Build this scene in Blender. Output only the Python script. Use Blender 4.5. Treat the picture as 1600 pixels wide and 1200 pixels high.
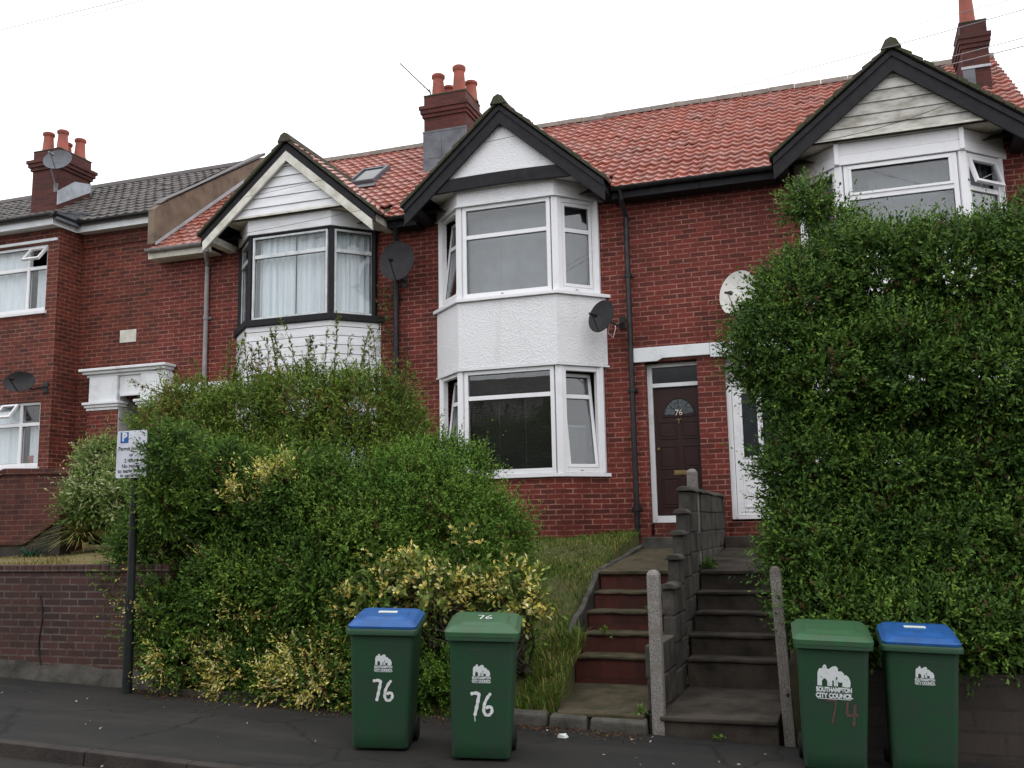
import bpy, bmesh, math, random
import numpy as np
from mathutils import Vector, Matrix
random.seed(7); RNG = np.random.default_rng(7)
for o in list(bpy.data.objects): bpy.data.objects.remove(o)
SC = bpy.context.scene; COL = SC.collection
# ---------------------------------------------------------------- camera (X along the facades, Y away from the street, Z up)
CZ = 1.8; FPX = 1500.0
YAW, PITCH, ROLL = [math.radians(a) for a in (18.8, 8.4, 1.11)]
def cam_axes():
    cy, sy, cp, sp = math.cos(YAW), math.sin(YAW), math.cos(PITCH), math.sin(PITCH)
    f = Vector((-sy*cp, cy*cp, sp)); r = Vector((cy, sy, 0)); d = f.cross(r)
    cr, sr = math.cos(ROLL), math.sin(ROLL)
    return cr*r+sr*d, -sr*r+cr*d, f
CR, CD, CF = cam_axes()
cam = bpy.data.cameras.new('camera'); co = bpy.data.objects.new('camera', cam); COL.objects.link(co)
cam.sensor_width = 36; cam.lens = FPX/1600*36; cam.clip_end = 2000
m = Matrix((CR, -CD, -CF)).transposed().to_4x4(); m.translation = Vector((0, 0, CZ)); co.matrix_world = m
SC.camera = co
def at(px, py, Y):
    v = CR*((px-800)/FPX)+CD*((py-600)/FPX)+CF
    v = v*(Y/v.y); return Vector((v.x, v.y, v.z+CZ))
# ---------------------------------------------------------------- overcast sky and soft sun
SUN_EL, SUN_AZ = math.radians(58), math.radians(150)
W = bpy.data.worlds.new("World"); SC.world = W; W.use_nodes = True
nt = W.node_tree; bg = nt.nodes['Background']
sky = nt.nodes.new('ShaderNodeTexSky'); sky.sky_type = 'NISHITA'; sky.sun_disc = False
sky.sun_elevation = SUN_EL; sky.sun_rotation = SUN_AZ; sky.air_density = 1; sky.dust_density = 3
mx = nt.nodes.new('ShaderNodeMix'); mx.data_type = 'RGBA'; mx.inputs[0].default_value = 0.93
nt.links.new(sky.outputs[0], mx.inputs[6]); mx.inputs[7].default_value = (15.0, 15.2, 15.6, 1)
nt.links.new(mx.outputs[2], bg.inputs[0]); bg.inputs[1].default_value = 0.122
sl = bpy.data.lights.new('sun', 'SUN'); sl.energy = 0.6; sl.angle = math.radians(40); sl.color = (1, .97, .93)
so = bpy.data.objects.new('sun', sl); COL.objects.link(so)
sd = Vector((math.sin(SUN_AZ)*math.cos(SUN_EL), math.cos(SUN_AZ)*math.cos(SUN_EL), math.sin(SUN_EL)))
so.rotation_euler = sd.to_track_quat('Z', 'Y').to_euler()
SC.view_settings.view_transform = 'Standard'; SC.view_settings.look = 'None'; SC.view_settings.exposure = 0; SC.view_settings.gamma = 1
# ---------------------------------------------------------------- materials
def mat(name):
    m = bpy.data.materials.new(name); m.use_nodes = True
    return m, m.node_tree, m.node_tree.nodes['Principled BSDF']
def N(t, kind, **kw):
    n = t.nodes.new(kind)
    for k, v in kw.items(): setattr(n, k, v)
    return n
def rgb(c): return (c[0], c[1], c[2], 1)
def mixc(t, f, a, b, blend='MIX'):
    n = N(t, 'ShaderNodeMix', data_type='RGBA', blend_type=blend)
    for s, v in ((0, f), (6, a), (7, b)):
        if isinstance(v, (int, float)): n.inputs[s].default_value = v
        elif isinstance(v, tuple): n.inputs[s].default_value = rgb(v)
        else: t.links.new(v, n.inputs[s])
    return n.outputs[2]
def noise(t, scale, detail=4, rough=.6, coord='Object', stretch=None):
    tc = N(t, 'ShaderNodeTexCoord'); n = N(t, 'ShaderNodeTexNoise')
    n.inputs['Scale'].default_value = scale; n.inputs['Detail'].default_value = detail; n.inputs['Roughness'].default_value = rough
    if stretch:
        mp = N(t, 'ShaderNodeMapping'); mp.inputs['Scale'].default_value = stretch
        t.links.new(tc.outputs[coord], mp.inputs[0]); t.links.new(mp.outputs[0], n.inputs[0])
    else: t.links.new(tc.outputs[coord], n.inputs[0])
    return n.outputs[0]
def ramp(t, v, p0, p1, c0=(0, 0, 0), c1=(1, 1, 1)):
    r = N(t, 'ShaderNodeValToRGB'); r.color_ramp.elements[0].position = p0; r.color_ramp.elements[1].position = p1
    r.color_ramp.elements[0].color = rgb(c0); r.color_ramp.elements[1].color = rgb(c1)
    t.links.new(v, r.inputs[0]); return r.outputs[0]
def bump(t, b, h, s=.4, d=.01):
    n = N(t, 'ShaderNodeBump'); n.inputs['Strength'].default_value = s; n.inputs['Distance'].default_value = d
    t.links.new(h, n.inputs['Height'])
    if b.inputs['Normal'].links: t.links.new(b.inputs['Normal'].links[0].from_socket, n.inputs['Normal'])
    t.links.new(n.outputs[0], b.inputs['Normal'])
def plain(name, c, rough=.5, var=.15, scale=3, bmp=0, bscale=60, c2=None, lo=.4, hi=.65, metal=0, stretch=None):
    m, t, b = mat(name)
    n = noise(t, scale, 6, .65, stretch=stretch)
    d = c2 if c2 else tuple(x*(1-var*2) for x in c)
    t.links.new(mixc(t, ramp(t, n, lo, hi), c, d), b.inputs['Base Color'])
    b.inputs['Roughness'].default_value = rough; b.inputs['Metallic'].default_value = metal; b.inputs['Specular IOR Level'].default_value = .28
    if bmp: bump(t, b, noise(t, bscale, 3), bmp, .01)
    return m
def brick(name, c1, c2, mortar, dirt, dirt_amt=.5, bw=.225, bh=.075, ms=.008, smooth=.1, offset=.5, soot=(.03, .02, .02), rough=.75):
    m, t, b = mat(name)
    uv = N(t, 'ShaderNodeUVMap')
    # bend the coursing a little
    nz = N(t, 'ShaderNodeTexNoise'); nz.inputs['Scale'].default_value = 6; t.links.new(uv.outputs[0], nz.inputs[0])
    ad = N(t, 'ShaderNodeVectorMath', operation='MULTIPLY_ADD'); ad.inputs[1].default_value = (.012, .008, 0)
    t.links.new(nz.outputs[1], ad.inputs[0]); t.links.new(uv.outputs[0], ad.inputs[2])
    br = N(t, 'ShaderNodeTexBrick'); br.offset = offset
    t.links.new(ad.outputs[0], br.inputs['Vector'])
    br.inputs['Color1'].default_value = rgb(c1); br.inputs['Color2'].default_value = rgb(c2); br.inputs['Mortar'].default_value = rgb(mortar)
    br.inputs['Scale'].default_value = 1; br.inputs['Mortar Size'].default_value = ms; br.inputs['Mortar Smooth'].default_value = smooth
    br.inputs['Brick Width'].default_value = bw; br.inputs['Row Height'].default_value = bh; br.inputs['Bias'].default_value = -.1
    # mortar missing / weathered in patches
    pn = ramp(t, noise(t, 5.5, 6, .75), .42, .60)
    fade = mixc(t, pn, mixc(t, .78, mortar, c1), mortar)
    col = mixc(t, br.outputs['Fac'], br.outputs['Color'], fade)
    g = noise(t, 45, 3, .7)
    col = mixc(t, .35, col, mixc(t, ramp(t, g, .3, .7), (.35, .35, .35), (1, 1, 1)), 'MULTIPLY')
    big = ramp(t, noise(t, .9, 6, .7), .42, .72)
    md = N(t, 'ShaderNodeMath', operation='MULTIPLY'); md.inputs[1].default_value = dirt_amt; t.links.new(big, md.inputs[0])
    col = mixc(t, md.outputs[0], col, mixc(t, .8, col, dirt, 'MULTIPLY'))
    st_ = ramp(t, noise(t, 1.0, 5, .65, stretch=(2.6, 2.6, .28)), .56, .74); ms_ = N(t, 'ShaderNodeMath', operation='MULTIPLY'); ms_.inputs[1].default_value = .45; t.links.new(st_, ms_.inputs[0])
    col = mixc(t, ms_.outputs[0], col, mixc(t, .8, col, (.3, .28, .27), 'MULTIPLY'))
    t.links.new(col, b.inputs['Base Color']); b.inputs['Roughness'].default_value = rough; b.inputs['Specular IOR Level'].default_value = .3
    inv = N(t, 'ShaderNodeMath', operation='SUBTRACT'); inv.inputs[0].default_value = 1; t.links.new(br.outputs['Fac'], inv.inputs[1])
    bump(t, b, inv.outputs[0], .5, .006); bump(t, b, g, .25, .006)
    return m
M = {}
M['brick'] = brick('red brick', (.180, .031, .021), (.080, .020, .015), (.40, .19, .145), (.28, .25, .24), .75)
M['brick_dark'] = brick('older red brick', (.165, .034, .021), (.060, .018, .014), (.30, .15, .105), (.24, .22, .2), .9, bw=.225)
M['brick_wall'] = brick('dark garden brick', (.078, .034, .026), (.036, .022, .020), (.13, .105, .09), (.45, .42, .4), .6, ms=.009)
M['brick_garden'] = brick('red garden brick', (.11, .026, .018), (.05, .016, .014), (.15, .09, .06), (.3, .3, .28), .7)
M['brick_riser'] = brick('upright brick riser', (.105, .028, .020), (.055, .020, .015), (.03, .018, .015), (.4, .4, .35), .8, bw=.19, bh=.24, ms=.004, offset=.37)
M['brick_chim'] = brick('chimney brick', (.11, .028, .022), (.055, .018, .016), (.075, .036, .03), (.3, .3, .25), .9)
M['stone_wall'] = brick('stone blocks', (.060, .048, .040), (.04, .034, .029), (.035, .03, .026), (.5, .5, .45), .7, bw=.42, bh=.17, ms=.014)
def render_mat(name, c, stain, bs=38, bstr=.9, dist=.012):
    m, t, b = mat(name)
    n = ramp(t, noise(t, 2.2, 7, .7), .5, .8)
    mm = N(t, 'ShaderNodeMath', operation='MULTIPLY'); mm.inputs[1].default_value = .35; t.links.new(n, mm.inputs[0])
    st = ramp(t, noise(t, 1.2, 5, .6, stretch=(6, 6, .5)), .55, .8)
    m2 = N(t, 'ShaderNodeMath', operation='MULTIPLY'); m2.inputs[1].default_value = .42; t.links.new(st, m2.inputs[0])
    c_ = mixc(t, m2.outputs[0], mixc(t, mm.outputs[0], c, stain), stain)
    t.links.new(c_, b.inputs['Base Color']); b.inputs['Roughness'].default_value = .8
    v = N(t, 'ShaderNodeTexVoronoi'); v.inputs['Scale'].default_value = bs; tc = N(t, 'ShaderNodeTexCoord'); t.links.new(tc.outputs['Object'], v.inputs[0])
    bump(t, b, v.outputs[0], bstr, dist); return m
M['render_white'] = render_mat('white pebbledash', (.72, .72, .74), (.50, .51, .48), bstr=.55)
M['render_tan'] = plain('tan cement', (.20, .155, .115), .9, c2=(.11, .085, .065), scale=2.5, bmp=.5)
M['cladding'] = plain('white plastic boards', (.74, .74, .78), .45, c2=(.60, .61, .60), scale=1.5, stretch=(1, 1, 6))
M['cladding_old'] = plain('weathered painted boards', (.50, .49, .46), .8, c2=(.24, .23, .19), scale=2.6, lo=.42, hi=.66, stretch=(1, 1, 2.5), bmp=.3)
M['upvc'] = plain('white window plastic', (.76, .76, .78), .35, c2=(.62, .62, .62), scale=5, lo=.55, hi=.8)
M['alu'] = plain('pale aluminium frame', (.62, .65, .66), .4, scale=5)
M['cream'] = plain('cream paint', (.64, .63, .57), .6, c2=(.42, .40, .33), scale=4)
M['black_paint'] = plain('black paint', (.008, .008, .011), .7, c2=(.016, .016, .018), scale=9, bmp=.2, bscale=30)
M['black_plastic'] = plain('black plastic', (.014, .014, .016), .4, c2=(.03, .03, .03), scale=8)
M['grey_plastic'] = plain('grey plastic pipe', (.30, .28, .28), .5, scale=4)
M['moss'] = plain('mossy mortar', (.07, .055, .045), .9, c2=(.035, .05, .02), scale=5, bmp=.9, bscale=30)
M['lead'] = plain('lead sheet', (.13, .14, .155), .5, c2=(.08, .085, .1), scale=4)
M['lead_pale'] = plain('pale lead flashing', (.42, .44, .48), .5, c2=(.30, .32, .35), scale=4)
M['white_paint'] = plain('white masonry paint', (.68, .70, .72), .6, c2=(.48, .49, .48), scale=4, lo=.5, hi=.8, bmp=.2)
M['pot'] = plain('terracotta pot', (.30, .080, .058), .7, c2=(.20, .07, .05), scale=6)
M['concrete'] = plain('rough concrete', (.085, .078, .068), .9, c2=(.030, .029, .023), scale=3.5, bmp=.8, bscale=40)
M['concrete_step'] = plain('stained concrete', (.060, .050, .040), .85, c2=(.018, .015, .011), scale=2.6, bmp=.5, bscale=30)
M['tread'] = plain('earthy tread', (.085, .066, .042), .9, c2=(.035, .035, .016), scale=5, bmp=.6, bscale=40)
def speckle(name, a, b_, c, sc):
    m, t, b = mat(name)
    s = ramp(t, noise(t, sc, 2, .8), .42, .6)
    col = mixc(t, ramp(t, noise(t, 4, 5), .5, .75), mixc(t, s, a, b_), c)
    t.links.new(col, b.inputs['Base Color']); b.inputs['Roughness'].default_value = .85; bump(t, b, s, .5, .004); return m
M['post'] = speckle('pebbled concrete post', (.12, .11, .10), (.30, .28, .26), (.12, .10, .07), 110)
M['post_dark'] = speckle('weathered concrete post', (.075, .066, .058), (.17, .155, .135), (.05, .04, .03), 90)
def asphalt(name, c, c2, rough, worn):
    m, t, b = mat(name)
    g = noise(t, 220, 2, .8); big = ramp(t, noise(t, .9, 6, .65), .38, .68); str_ = ramp(t, noise(t, 1.1, 5, .7, stretch=(.35, 2.2, 1)), .5, .72)
    col = mixc(t, big, c, c2); col = mixc(t, .6, col, mixc(t, ramp(t, g, .35, .7), (.45, .45, .45), (1.5, 1.5, 1.5)), 'MULTIPLY')
    mm = N(t, 'ShaderNodeMath', operation='MULTIPLY'); mm.inputs[1].default_value = .8; t.links.new(str_, mm.inputs[0])
    col = mixc(t, mm.outputs[0], col, worn)
    v = N(t, 'ShaderNodeTexVoronoi', feature='DISTANCE_TO_EDGE'); v.inputs['Scale'].default_value = .55; v.inputs['Randomness'].default_value = 1
    tc = N(t, 'ShaderNodeTexCoord'); nz = N(t, 'ShaderNodeTexNoise'); nz.inputs['Scale'].default_value = 3; nz.inputs['Detail'].default_value = 5
    ad = N(t, 'ShaderNodeVectorMath', operation='MULTIPLY_ADD'); ad.inputs[1].default_value = (.5, .5, 0)
    t.links.new(tc.outputs['Object'], nz.inputs[0]); t.links.new(nz.outputs[1], ad.inputs[0]); t.links.new(tc.outputs['Object'], ad.inputs[2]); t.links.new(ad.outputs[0], v.inputs[0])
    cr = ramp(t, v.outputs[0], 0.0, .012, (.25, .25, .25), (1, 1, 1)); col = mixc(t, .8, col, cr, 'MULTIPLY')
    t.links.new(col, b.inputs['Base Color'])
    t.links.new(ramp(t, big, 0, 1, (rough, rough, rough), (rough+.2,)*3), b.inputs['Roughness']); b.inputs['Specular IOR Level'].default_value = .25; bump(t, b, g, .5, .006); return m
M['asphalt'] = asphalt('pavement asphalt', (.016, .0155, .015), (.026, .024, .022), .72, (.038, .034, .029))
M['road'] = asphalt('road asphalt', (.020, .017, .015), (.03, .026, .023), .8, (.042, .035, .03))
M['kerb'] = plain('kerb stone', (.038, .032, .028), .8, c2=(.02, .017, .015), scale=4, bmp=.6, bscale=40)
M['earth'] = plain('earth', (.035, .028, .02), .95, c2=(.05, .05, .02), scale=3, bmp=1, bscale=20)
M['grassbase'] = plain('turf', (.045, .065, .015), .95, c2=(.09, .075, .03), scale=4, bmp=1, bscale=40)
M['lawnbase'] = plain('dry lawn', (.17, .13, .055), .95, c2=(.10, .095, .035), scale=3, bmp=1, bscale=50)
def tilemat(name, c1, c2, c3, rough):
    m, t, b = mat(name)
    uv = N(t, 'ShaderNodeUVMap'); fl = N(t, 'ShaderNodeVectorMath', operation='FLOOR'); t.links.new(uv.outputs[0], fl.inputs[0])
    wn = N(t, 'ShaderNodeTexWhiteNoise', noise_dimensions='2D'); t.links.new(fl.outputs[0], wn.inputs[0])
    col = mixc(t, wn.outputs[0], c1, c2)
    col = mixc(t, ramp(t, noise(t, 3.2, 6, .7), .45, .75), col, c3); col = mixc(t, ramp(t, noise(t, 1.6, 7, .75), .58, .72), col, mixc(t, .75, col, (.35, .33, .30), 'MULTIPLY'))
    t.links.new(col, b.inputs['Base Color']); b.inputs['Roughness'].default_value = rough; b.inputs['Specular IOR Level'].default_value = .6
    bump(t, b, noise(t, 40, 3), .15, .01); return m
M['tile'] = tilemat('orange clay pantile', (.38, .122, .085), (.27, .082, .058), (.34, .20, .175), .27)
M['tile_dark'] = tilemat('brown roof tile', (.060, .045, .042), (.042, .033, .032), (.05, .045, .03), .55)
M['ridge'] = plain('grey ridge tile', (.20, .165, .14), .8, c2=(.12, .10, .09), scale=4)
def glassmat(name, boost=1.0, tint=(.9, .92, .93)):
    m, t, b = mat(name); t.nodes.remove(b)
    out = [n for n in t.nodes if n.type == 'OUTPUT_MATERIAL'][0]
    tr = N(t, 'ShaderNodeBsdfTransparent'); tr.inputs[0].default_value = rgb(tint); gl = N(t, 'ShaderNodeBsdfGlossy'); gl.inputs['Roughness'].default_value = .01
    fr = N(t, 'ShaderNodeFresnel'); ge = N(t, 'ShaderNodeNewGeometry'); ir = N(t, 'ShaderNodeMapRange'); ir.inputs[3].default_value = 1.5; ir.inputs[4].default_value = 1/1.5; t.links.new(ge.outputs['Backfacing'], ir.inputs[0]); t.links.new(ir.outputs[0], fr.inputs[0])
    mu = N(t, 'ShaderNodeMath', operation='MULTIPLY', use_clamp=True); mu.inputs[1].default_value = boost; t.links.new(fr.outputs[0], mu.inputs[0])
    ms = N(t, 'ShaderNodeMixShader'); t.links.new(mu.outputs[0], ms.inputs[0]); t.links.new(tr.outputs[0], ms.inputs[1]); t.links.new(gl.outputs[0], ms.inputs[2]); t.links.new(ms.outputs[0], out.inputs[0])
    tc = N(t, 'ShaderNodeTexCoord'); nz = N(t, 'ShaderNodeTexNoise'); nz.inputs['Scale'].default_value = 1.5; t.links.new(tc.outputs['Object'], nz.inputs[0])
    bp = N(t, 'ShaderNodeBump'); bp.inputs['Strength'].default_value = .035; bp.inputs['Distance'].default_value = .02; t.links.new(nz.outputs[0], bp.inputs['Height']); t.links.new(bp.outputs[0], gl.inputs['Normal'])
    return m
M['glass'] = glassmat('window glass', 1.9)
M['glass_plain'] = glassmat('single glass', 1.0, (.96, .97, .975))
M['curtain'] = plain('net curtain', (.74, .80, .82), .9, c2=(.58, .63, .66), scale=2, stretch=(9, 9, .6), lo=.35, hi=.7)
M['blind'] = plain('grey blind', (.26, .27, .28), .8, scale=2)
M['blind_dark'] = plain('dark slat blind', (.12, .115, .105), .6, c2=(.09, .085, .08), scale=3)
M['room'] = plain('room wall', (.14, .13, .12), .9, scale=1)
M['gasket'] = plain('dark rubber gasket', (.02, .02, .02), .6)
M['door_brown'] = plain('dark brown door', (.030, .009, .008), .45, c2=(.020, .007, .007), scale=3, stretch=(8, 8, 1))
M['obscure'] = plain('leaded obscure glass', (.10, .12, .13), .15, c2=(.045, .055, .06), scale=28, lo=.4, hi=.6, bmp=.5, bscale=40)
M['dark_glass'] = plain('dark door glass', (.03, .035, .04), .1, scale=3)
M['brass'] = plain('brass', (.22, .16, .07), .45, metal=.5, scale=6)
M['white_digit'] = plain('pale brass digits', (.55, .50, .42), .5)
M['grey_wall'] = plain('grey painted wall', (.42, .41, .42), .8, c2=(.33, .33, .34), scale=2)
M['dish_grey'] = plain('grey mesh dish', (.13, .135, .155), .6, scale=5)
M['dish_dark'] = plain('dark dish', (.016, .015, .017), .65, c2=(.026, .024, .027), scale=8, bmp=.3, bscale=90)
M['dish_white'] = plain('white dish', (.66, .65, .62), .5, c2=(.5, .48, .44), scale=3)
M['metal'] = plain('grey metal', (.22, .22, .23), .5, metal=.5)
M['bin_green'] = plain('green bin plastic', (.018, .062, .029), .45, c2=(.026, .052, .034), scale=4, bmp=.12, bscale=120)
M['bin_lid'] = plain('green lid plastic', (.034, .105, .046), .42, c2=(.045, .085, .045), scale=6, bmp=.08, bscale=80)
M['bin_blue'] = plain('blue lid plastic', (.018, .095, .30), .42, c2=(.02, .07, .21), scale=6, bmp=.08, bscale=80)
M['rubber'] = plain('black rubber', (.012, .012, .012), .7)
M['print_white'] = plain('worn white print', (.62, .66, .66), .6, c2=(.30, .36, .34), scale=25, lo=.55, hi=.7)
M['paint_white'] = plain('white hand paint', (.72, .73, .74), .5, c2=(.55, .57, .57), scale=12)
M['paint_red'] = plain('faded red paint', (.14, .05, .055), .6, c2=(.05, .062, .042), scale=18, lo=.4, hi=.6)
M['sticker'] = plain('pale sticker', (.62, .66, .62), .5)
M['faint'] = plain('scuffed plastic', (.05, .085, .06), .6)
M['pole'] = plain('dark green pole paint', (.005, .009, .008), .6, c2=(.014, .016, .015), scale=10)
M['sign_white'] = plain('white sign sheet', (.66, .68, .76), .4, scale=2)
M['sign_blue'] = plain('blue sign print', (.01, .10, .38), .4)
M['ink'] = plain('black print', (.03, .03, .035), .6)
M['bark'] = plain('bark', (.07, .055, .04), .9, c2=(.035, .028, .02), scale=14, bmp=.6, bscale=30)
M['wire'] = plain('black cable', (.02, .02, .02), .6)
M['wire_pale'] = plain('pale overhead cable', (.28, .28, .30), .6)
def leafmat(name, trans=.25, rough=.42):
    m, t, b = mat(name)
    a = N(t, 'ShaderNodeAttribute', attribute_name='tint'); out = [n for n in t.nodes if n.type == 'OUTPUT_MATERIAL'][0]
    t.links.new(a.outputs['Color'], b.inputs['Base Color']); b.inputs['Roughness'].default_value = rough+.1; b.inputs['Specular IOR Level'].default_value = .14
    tl = N(t, 'ShaderNodeBsdfTranslucent'); t.links.new(a.outputs['Color'], tl.inputs[0])
    ms = N(t, 'ShaderNodeMixShader'); ms.inputs[0].default_value = trans
    t.links.new(b.outputs[0], ms.inputs[1]); t.links.new(tl.outputs[0], ms.inputs[2]); t.links.new(ms.outputs[0], out.inputs[0]); return m
M['leaf'] = leafmat('leaf'); M['grass'] = leafmat('grass blade', .2, .7)
# ---------------------------------------------------------------- object helpers
def tagp(o, label=None, cat=None, group=None, kind=None):
    if label: o['label'] = label
    if cat: o['category'] = cat
    if group: o['group'] = group
    if kind: o['kind'] = kind
    return o
def thing(name, loc, label, cat, group=None, rz=0):
    o = bpy.data.objects.new(name, None); COL.objects.link(o); o.location = loc; o.rotation_euler = (0, 0, rz); o.empty_display_size = .2
    return tagp(o, label, cat, group)
class MB:
    def __init__(s): s.v = []; s.f = []; s.sm = False
    def add(s, vs, fs):
        b = len(s.v); s.v += [tuple(v) for v in vs]; s.f += [tuple(b+i for i in f) for f in fs]; return s
    def box(s, x0, x1, y0, y1, z0, z1):
        return s.add([(x0, y0, z0), (x1, y0, z0), (x1, y1, z0), (x0, y1, z0), (x0, y0, z1), (x1, y0, z1), (x1, y1, z1), (x0, y1, z1)],
              [(0, 3, 2, 1), (4, 5, 6, 7), (0, 1, 5, 4), (1, 2, 6, 5), (2, 3, 7, 6), (3, 0, 4, 7)])
    def prism(s, poly, a, b, axis='z'):        # poly CCW in (x,y) for z, (x,z) for y
        n = len(poly)
        if axis == 'z': vs = [(p[0], p[1], a) for p in poly]+[(p[0], p[1], b) for p in poly]
        elif axis == 'y': vs = [(p[0], a, p[1]) for p in poly]+[(p[0], b, p[1]) for p in poly]
        else: vs = [(a, p[0], p[1]) for p in poly]+[(b, p[0], p[1]) for p in poly]
        return s.add(vs, [tuple(range(n))[::-1], tuple(range(n, 2*n))]+[(i, (i+1) % n, n+(i+1) % n, n+i) for i in range(n)])
    def tube(s, pts, r, n=8, cap=True):
        pts = [Vector(p) for p in pts]; rs = r if isinstance(r, (list, tuple)) else [r]*len(pts)
        base = len(s.v); up = Vector((0, 0, 1))
        for i, p in enumerate(pts):
            d = (pts[min(i+1, len(pts)-1)]-pts[max(i-1, 0)]).normalized()
            a = d.cross(up if abs(d.z) < .95 else Vector((1, 0, 0))).normalized(); b = d.cross(a)
            for k in range(n):
                q = p+(a*math.cos(2*math.pi*k/n)+b*math.sin(2*math.pi*k/n))*rs[i]; s.v.append(tuple(q))
        for i in range(len(pts)-1):
            for k in range(n):
                k2 = (k+1) % n; s.f.append((base+i*n+k, base+i*n+k2, base+(i+1)*n+k2, base+(i+1)*n+k))
        if cap: s.f.append(tuple(base+k for k in range(n))[::-1]); s.f.append(tuple(base+(len(pts)-1)*n+k for k in range(n)))
        return s
    def lathe(s, c, prof, n=16):
        base = len(s.v)
        for r, z in prof:
            for k in range(n): a = 2*math.pi*k/n; s.v.append((c[0]+r*math.cos(a), c[1]+r*math.sin(a), c[2]+z))
        for i in range(len(prof)-1):
            for k in range(n): k2 = (k+1) % n; s.f.append((base+i*n+k, base+i*n+k2, base+(i+1)*n+k2, base+(i+1)*n+k))
        s.f.append(tuple(base+(len(prof)-1)*n+k for k in range(n))); return s
    def loft(s, secs, cap=True):
        base = len(s.v); n = len(secs[0])
        for q in secs: s.v += [tuple(p) for p in q]
        for i in range(len(secs)-1):
            for k in range(n): k2 = (k+1) % n; s.f.append((base+i*n+k, base+i*n+k2, base+(i+1)*n+k2, base+(i+1)*n+k))
        if cap: s.f.append(tuple(base+k for k in range(n))[::-1]); s.f.append(tuple(base+(len(secs)-1)*n+k for k in range(n)))
        return s
    def build(s, name, m, parent=None, bevel=0, smooth=False, label=None, world=None):
        me = bpy.data.meshes.new(name); v = s.v
        if parent is not None and world is None:
            inv = PINV(parent); v = [tuple(inv @ Vector(p)) for p in v]
        me.from_pydata(v, [], s.f); me.validate()
        bm = bmesh.new(); bm.from_mesh(me); bmesh.ops.recalc_face_normals(bm, faces=bm.faces)
        if bevel: bmesh.ops.bevel(bm, geom=[e for e in bm.edges if len(e.link_faces) == 2 and e.calc_face_angle(0) > .5], offset=bevel, segments=2, profile=.6, affect='EDGES', clamp_overlap=True)
        uv = bm.loops.layers.uv.new('UVMap'); off = Vector((0, 0, 0))
        if parent is not None and world is None: off = PW(parent).translation
        for f in bm.faces:
            n = f.normal; ax = 2 if abs(n.z) > .8 else (0 if abs(n.x) > abs(n.y)*1.3 else 1)
            for l in f.loops:
                c = l.vert.co+off; l[uv].uv = (c.x, c.y) if ax == 2 else ((c.y, c.z) if ax == 0 else (c.x, c.z))
            if smooth: f.smooth = True
        bm.to_mesh(me); bm.free()
        me.materials.append(M[m] if isinstance(m, str) else m)
        if smooth: me.set_sharp_from_angle(angle=math.radians(38))
        o = bpy.data.objects.new(name, me); COL.objects.link(o)
        if parent is not None: o.parent = parent
        if label: o['label'] = label
        return o
def PW(o):
    m = Matrix.LocRotScale(o.location, o.rotation_euler, o.scale)
    return PW(o.parent) @ m if o.parent else m
def PINV(o): return PW(o).inverted()
def raw_mesh(name, v, f4, m, parent=None, tint=None, uvs=None, smooth=False):
    me = bpy.data.meshes.new(name); v = np.asarray(v, np.float32); f4 = np.asarray(f4, np.int32)
    if parent is not None:
        im = np.array(PINV(parent)); v = (v @ im[:3, :3].T+im[:3, 3]).astype(np.float32)
    k = f4.shape[1]
    me.vertices.add(len(v)); me.vertices.foreach_set('co', v.ravel())
    me.loops.add(f4.size); me.loops.foreach_set('vertex_index', f4.ravel())
    me.polygons.add(len(f4)); me.polygons.foreach_set('loop_start', np.arange(0, f4.size, k, dtype=np.int32))
    me.update(calc_edges=True)
    if tint is not None:
        a = me.color_attributes.new('tint', 'FLOAT_COLOR', 'POINT'); a.data.foreach_set('color', np.asarray(tint, np.float32).ravel())
    if uvs is not None:
        l = me.uv_layers.new(name='UVMap'); l.data.foreach_set('uv', np.asarray(uvs, np.float32).ravel())
    if smooth: me.polygons.foreach_set('use_smooth', np.ones(len(f4), bool))
    me.materials.append(M[m]); me.update()
    o = bpy.data.objects.new(name, me); COL.objects.link(o)
    if parent is not None: o.parent = parent
    return o
def text_obj(name, txt, size, m, parent, mtx, sx=1.0, align='CENTER', bold=0.0):
    cu = bpy.data.curves.new(name, 'FONT'); cu.body = txt; cu.size = size; cu.align_x = align; cu.align_y = 'CENTER'; cu.extrude = .0006; cu.offset = bold
    t = bpy.data.objects.new('tmp', cu); me = bpy.data.meshes.new_from_object(t); bpy.data.objects.remove(t); me.name = name
    for v in me.vertices: v.co.x *= sx
    me.materials.clear(); me.materials.append(M[m])
    o = bpy.data.objects.new(name, me); COL.objects.link(o); o.parent = parent; o.matrix_local = mtx; return o
def gz(x, y=8.0): return -.036*(x+.55)
# ================================================================ GROUND
def slab(name, x0, x1, y0, y1, dz, m, th=.3, nx=1):
    b = MB(); b.add([(x0, y0, gz(x0)+dz), (x1, y0, gz(x1)+dz), (x1, y1, gz(x1)+dz), (x0, y1, gz(x0)+dz), (x0, y0, gz(x0)+dz-th), (x1, y0, gz(x1)+dz-th), (x1, y1, gz(x1)+dz-th), (x0, y1, gz(x0)+dz-th)],
        [(0, 3, 2, 1), (4, 5, 6, 7), (0, 1, 5, 4), (1, 2, 6, 5), (2, 3, 7, 6), (3, 0, 4, 7)])
    o = b.build(name, m); o['kind'] = 'structure'; return o
slab('ground', -60, 60, -400, 400, -.45, 'earth')
slab('road', -60, 60, -3.2, 6.03, -.085, 'road', .25)
slab('pavement', -60, 60, 6.16, 8.34, 0, 'asphalt', .3)
for k in range(-14, 9):        # kerb stones laid end to end form the kerb line
    pass
kb = MB()
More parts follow.
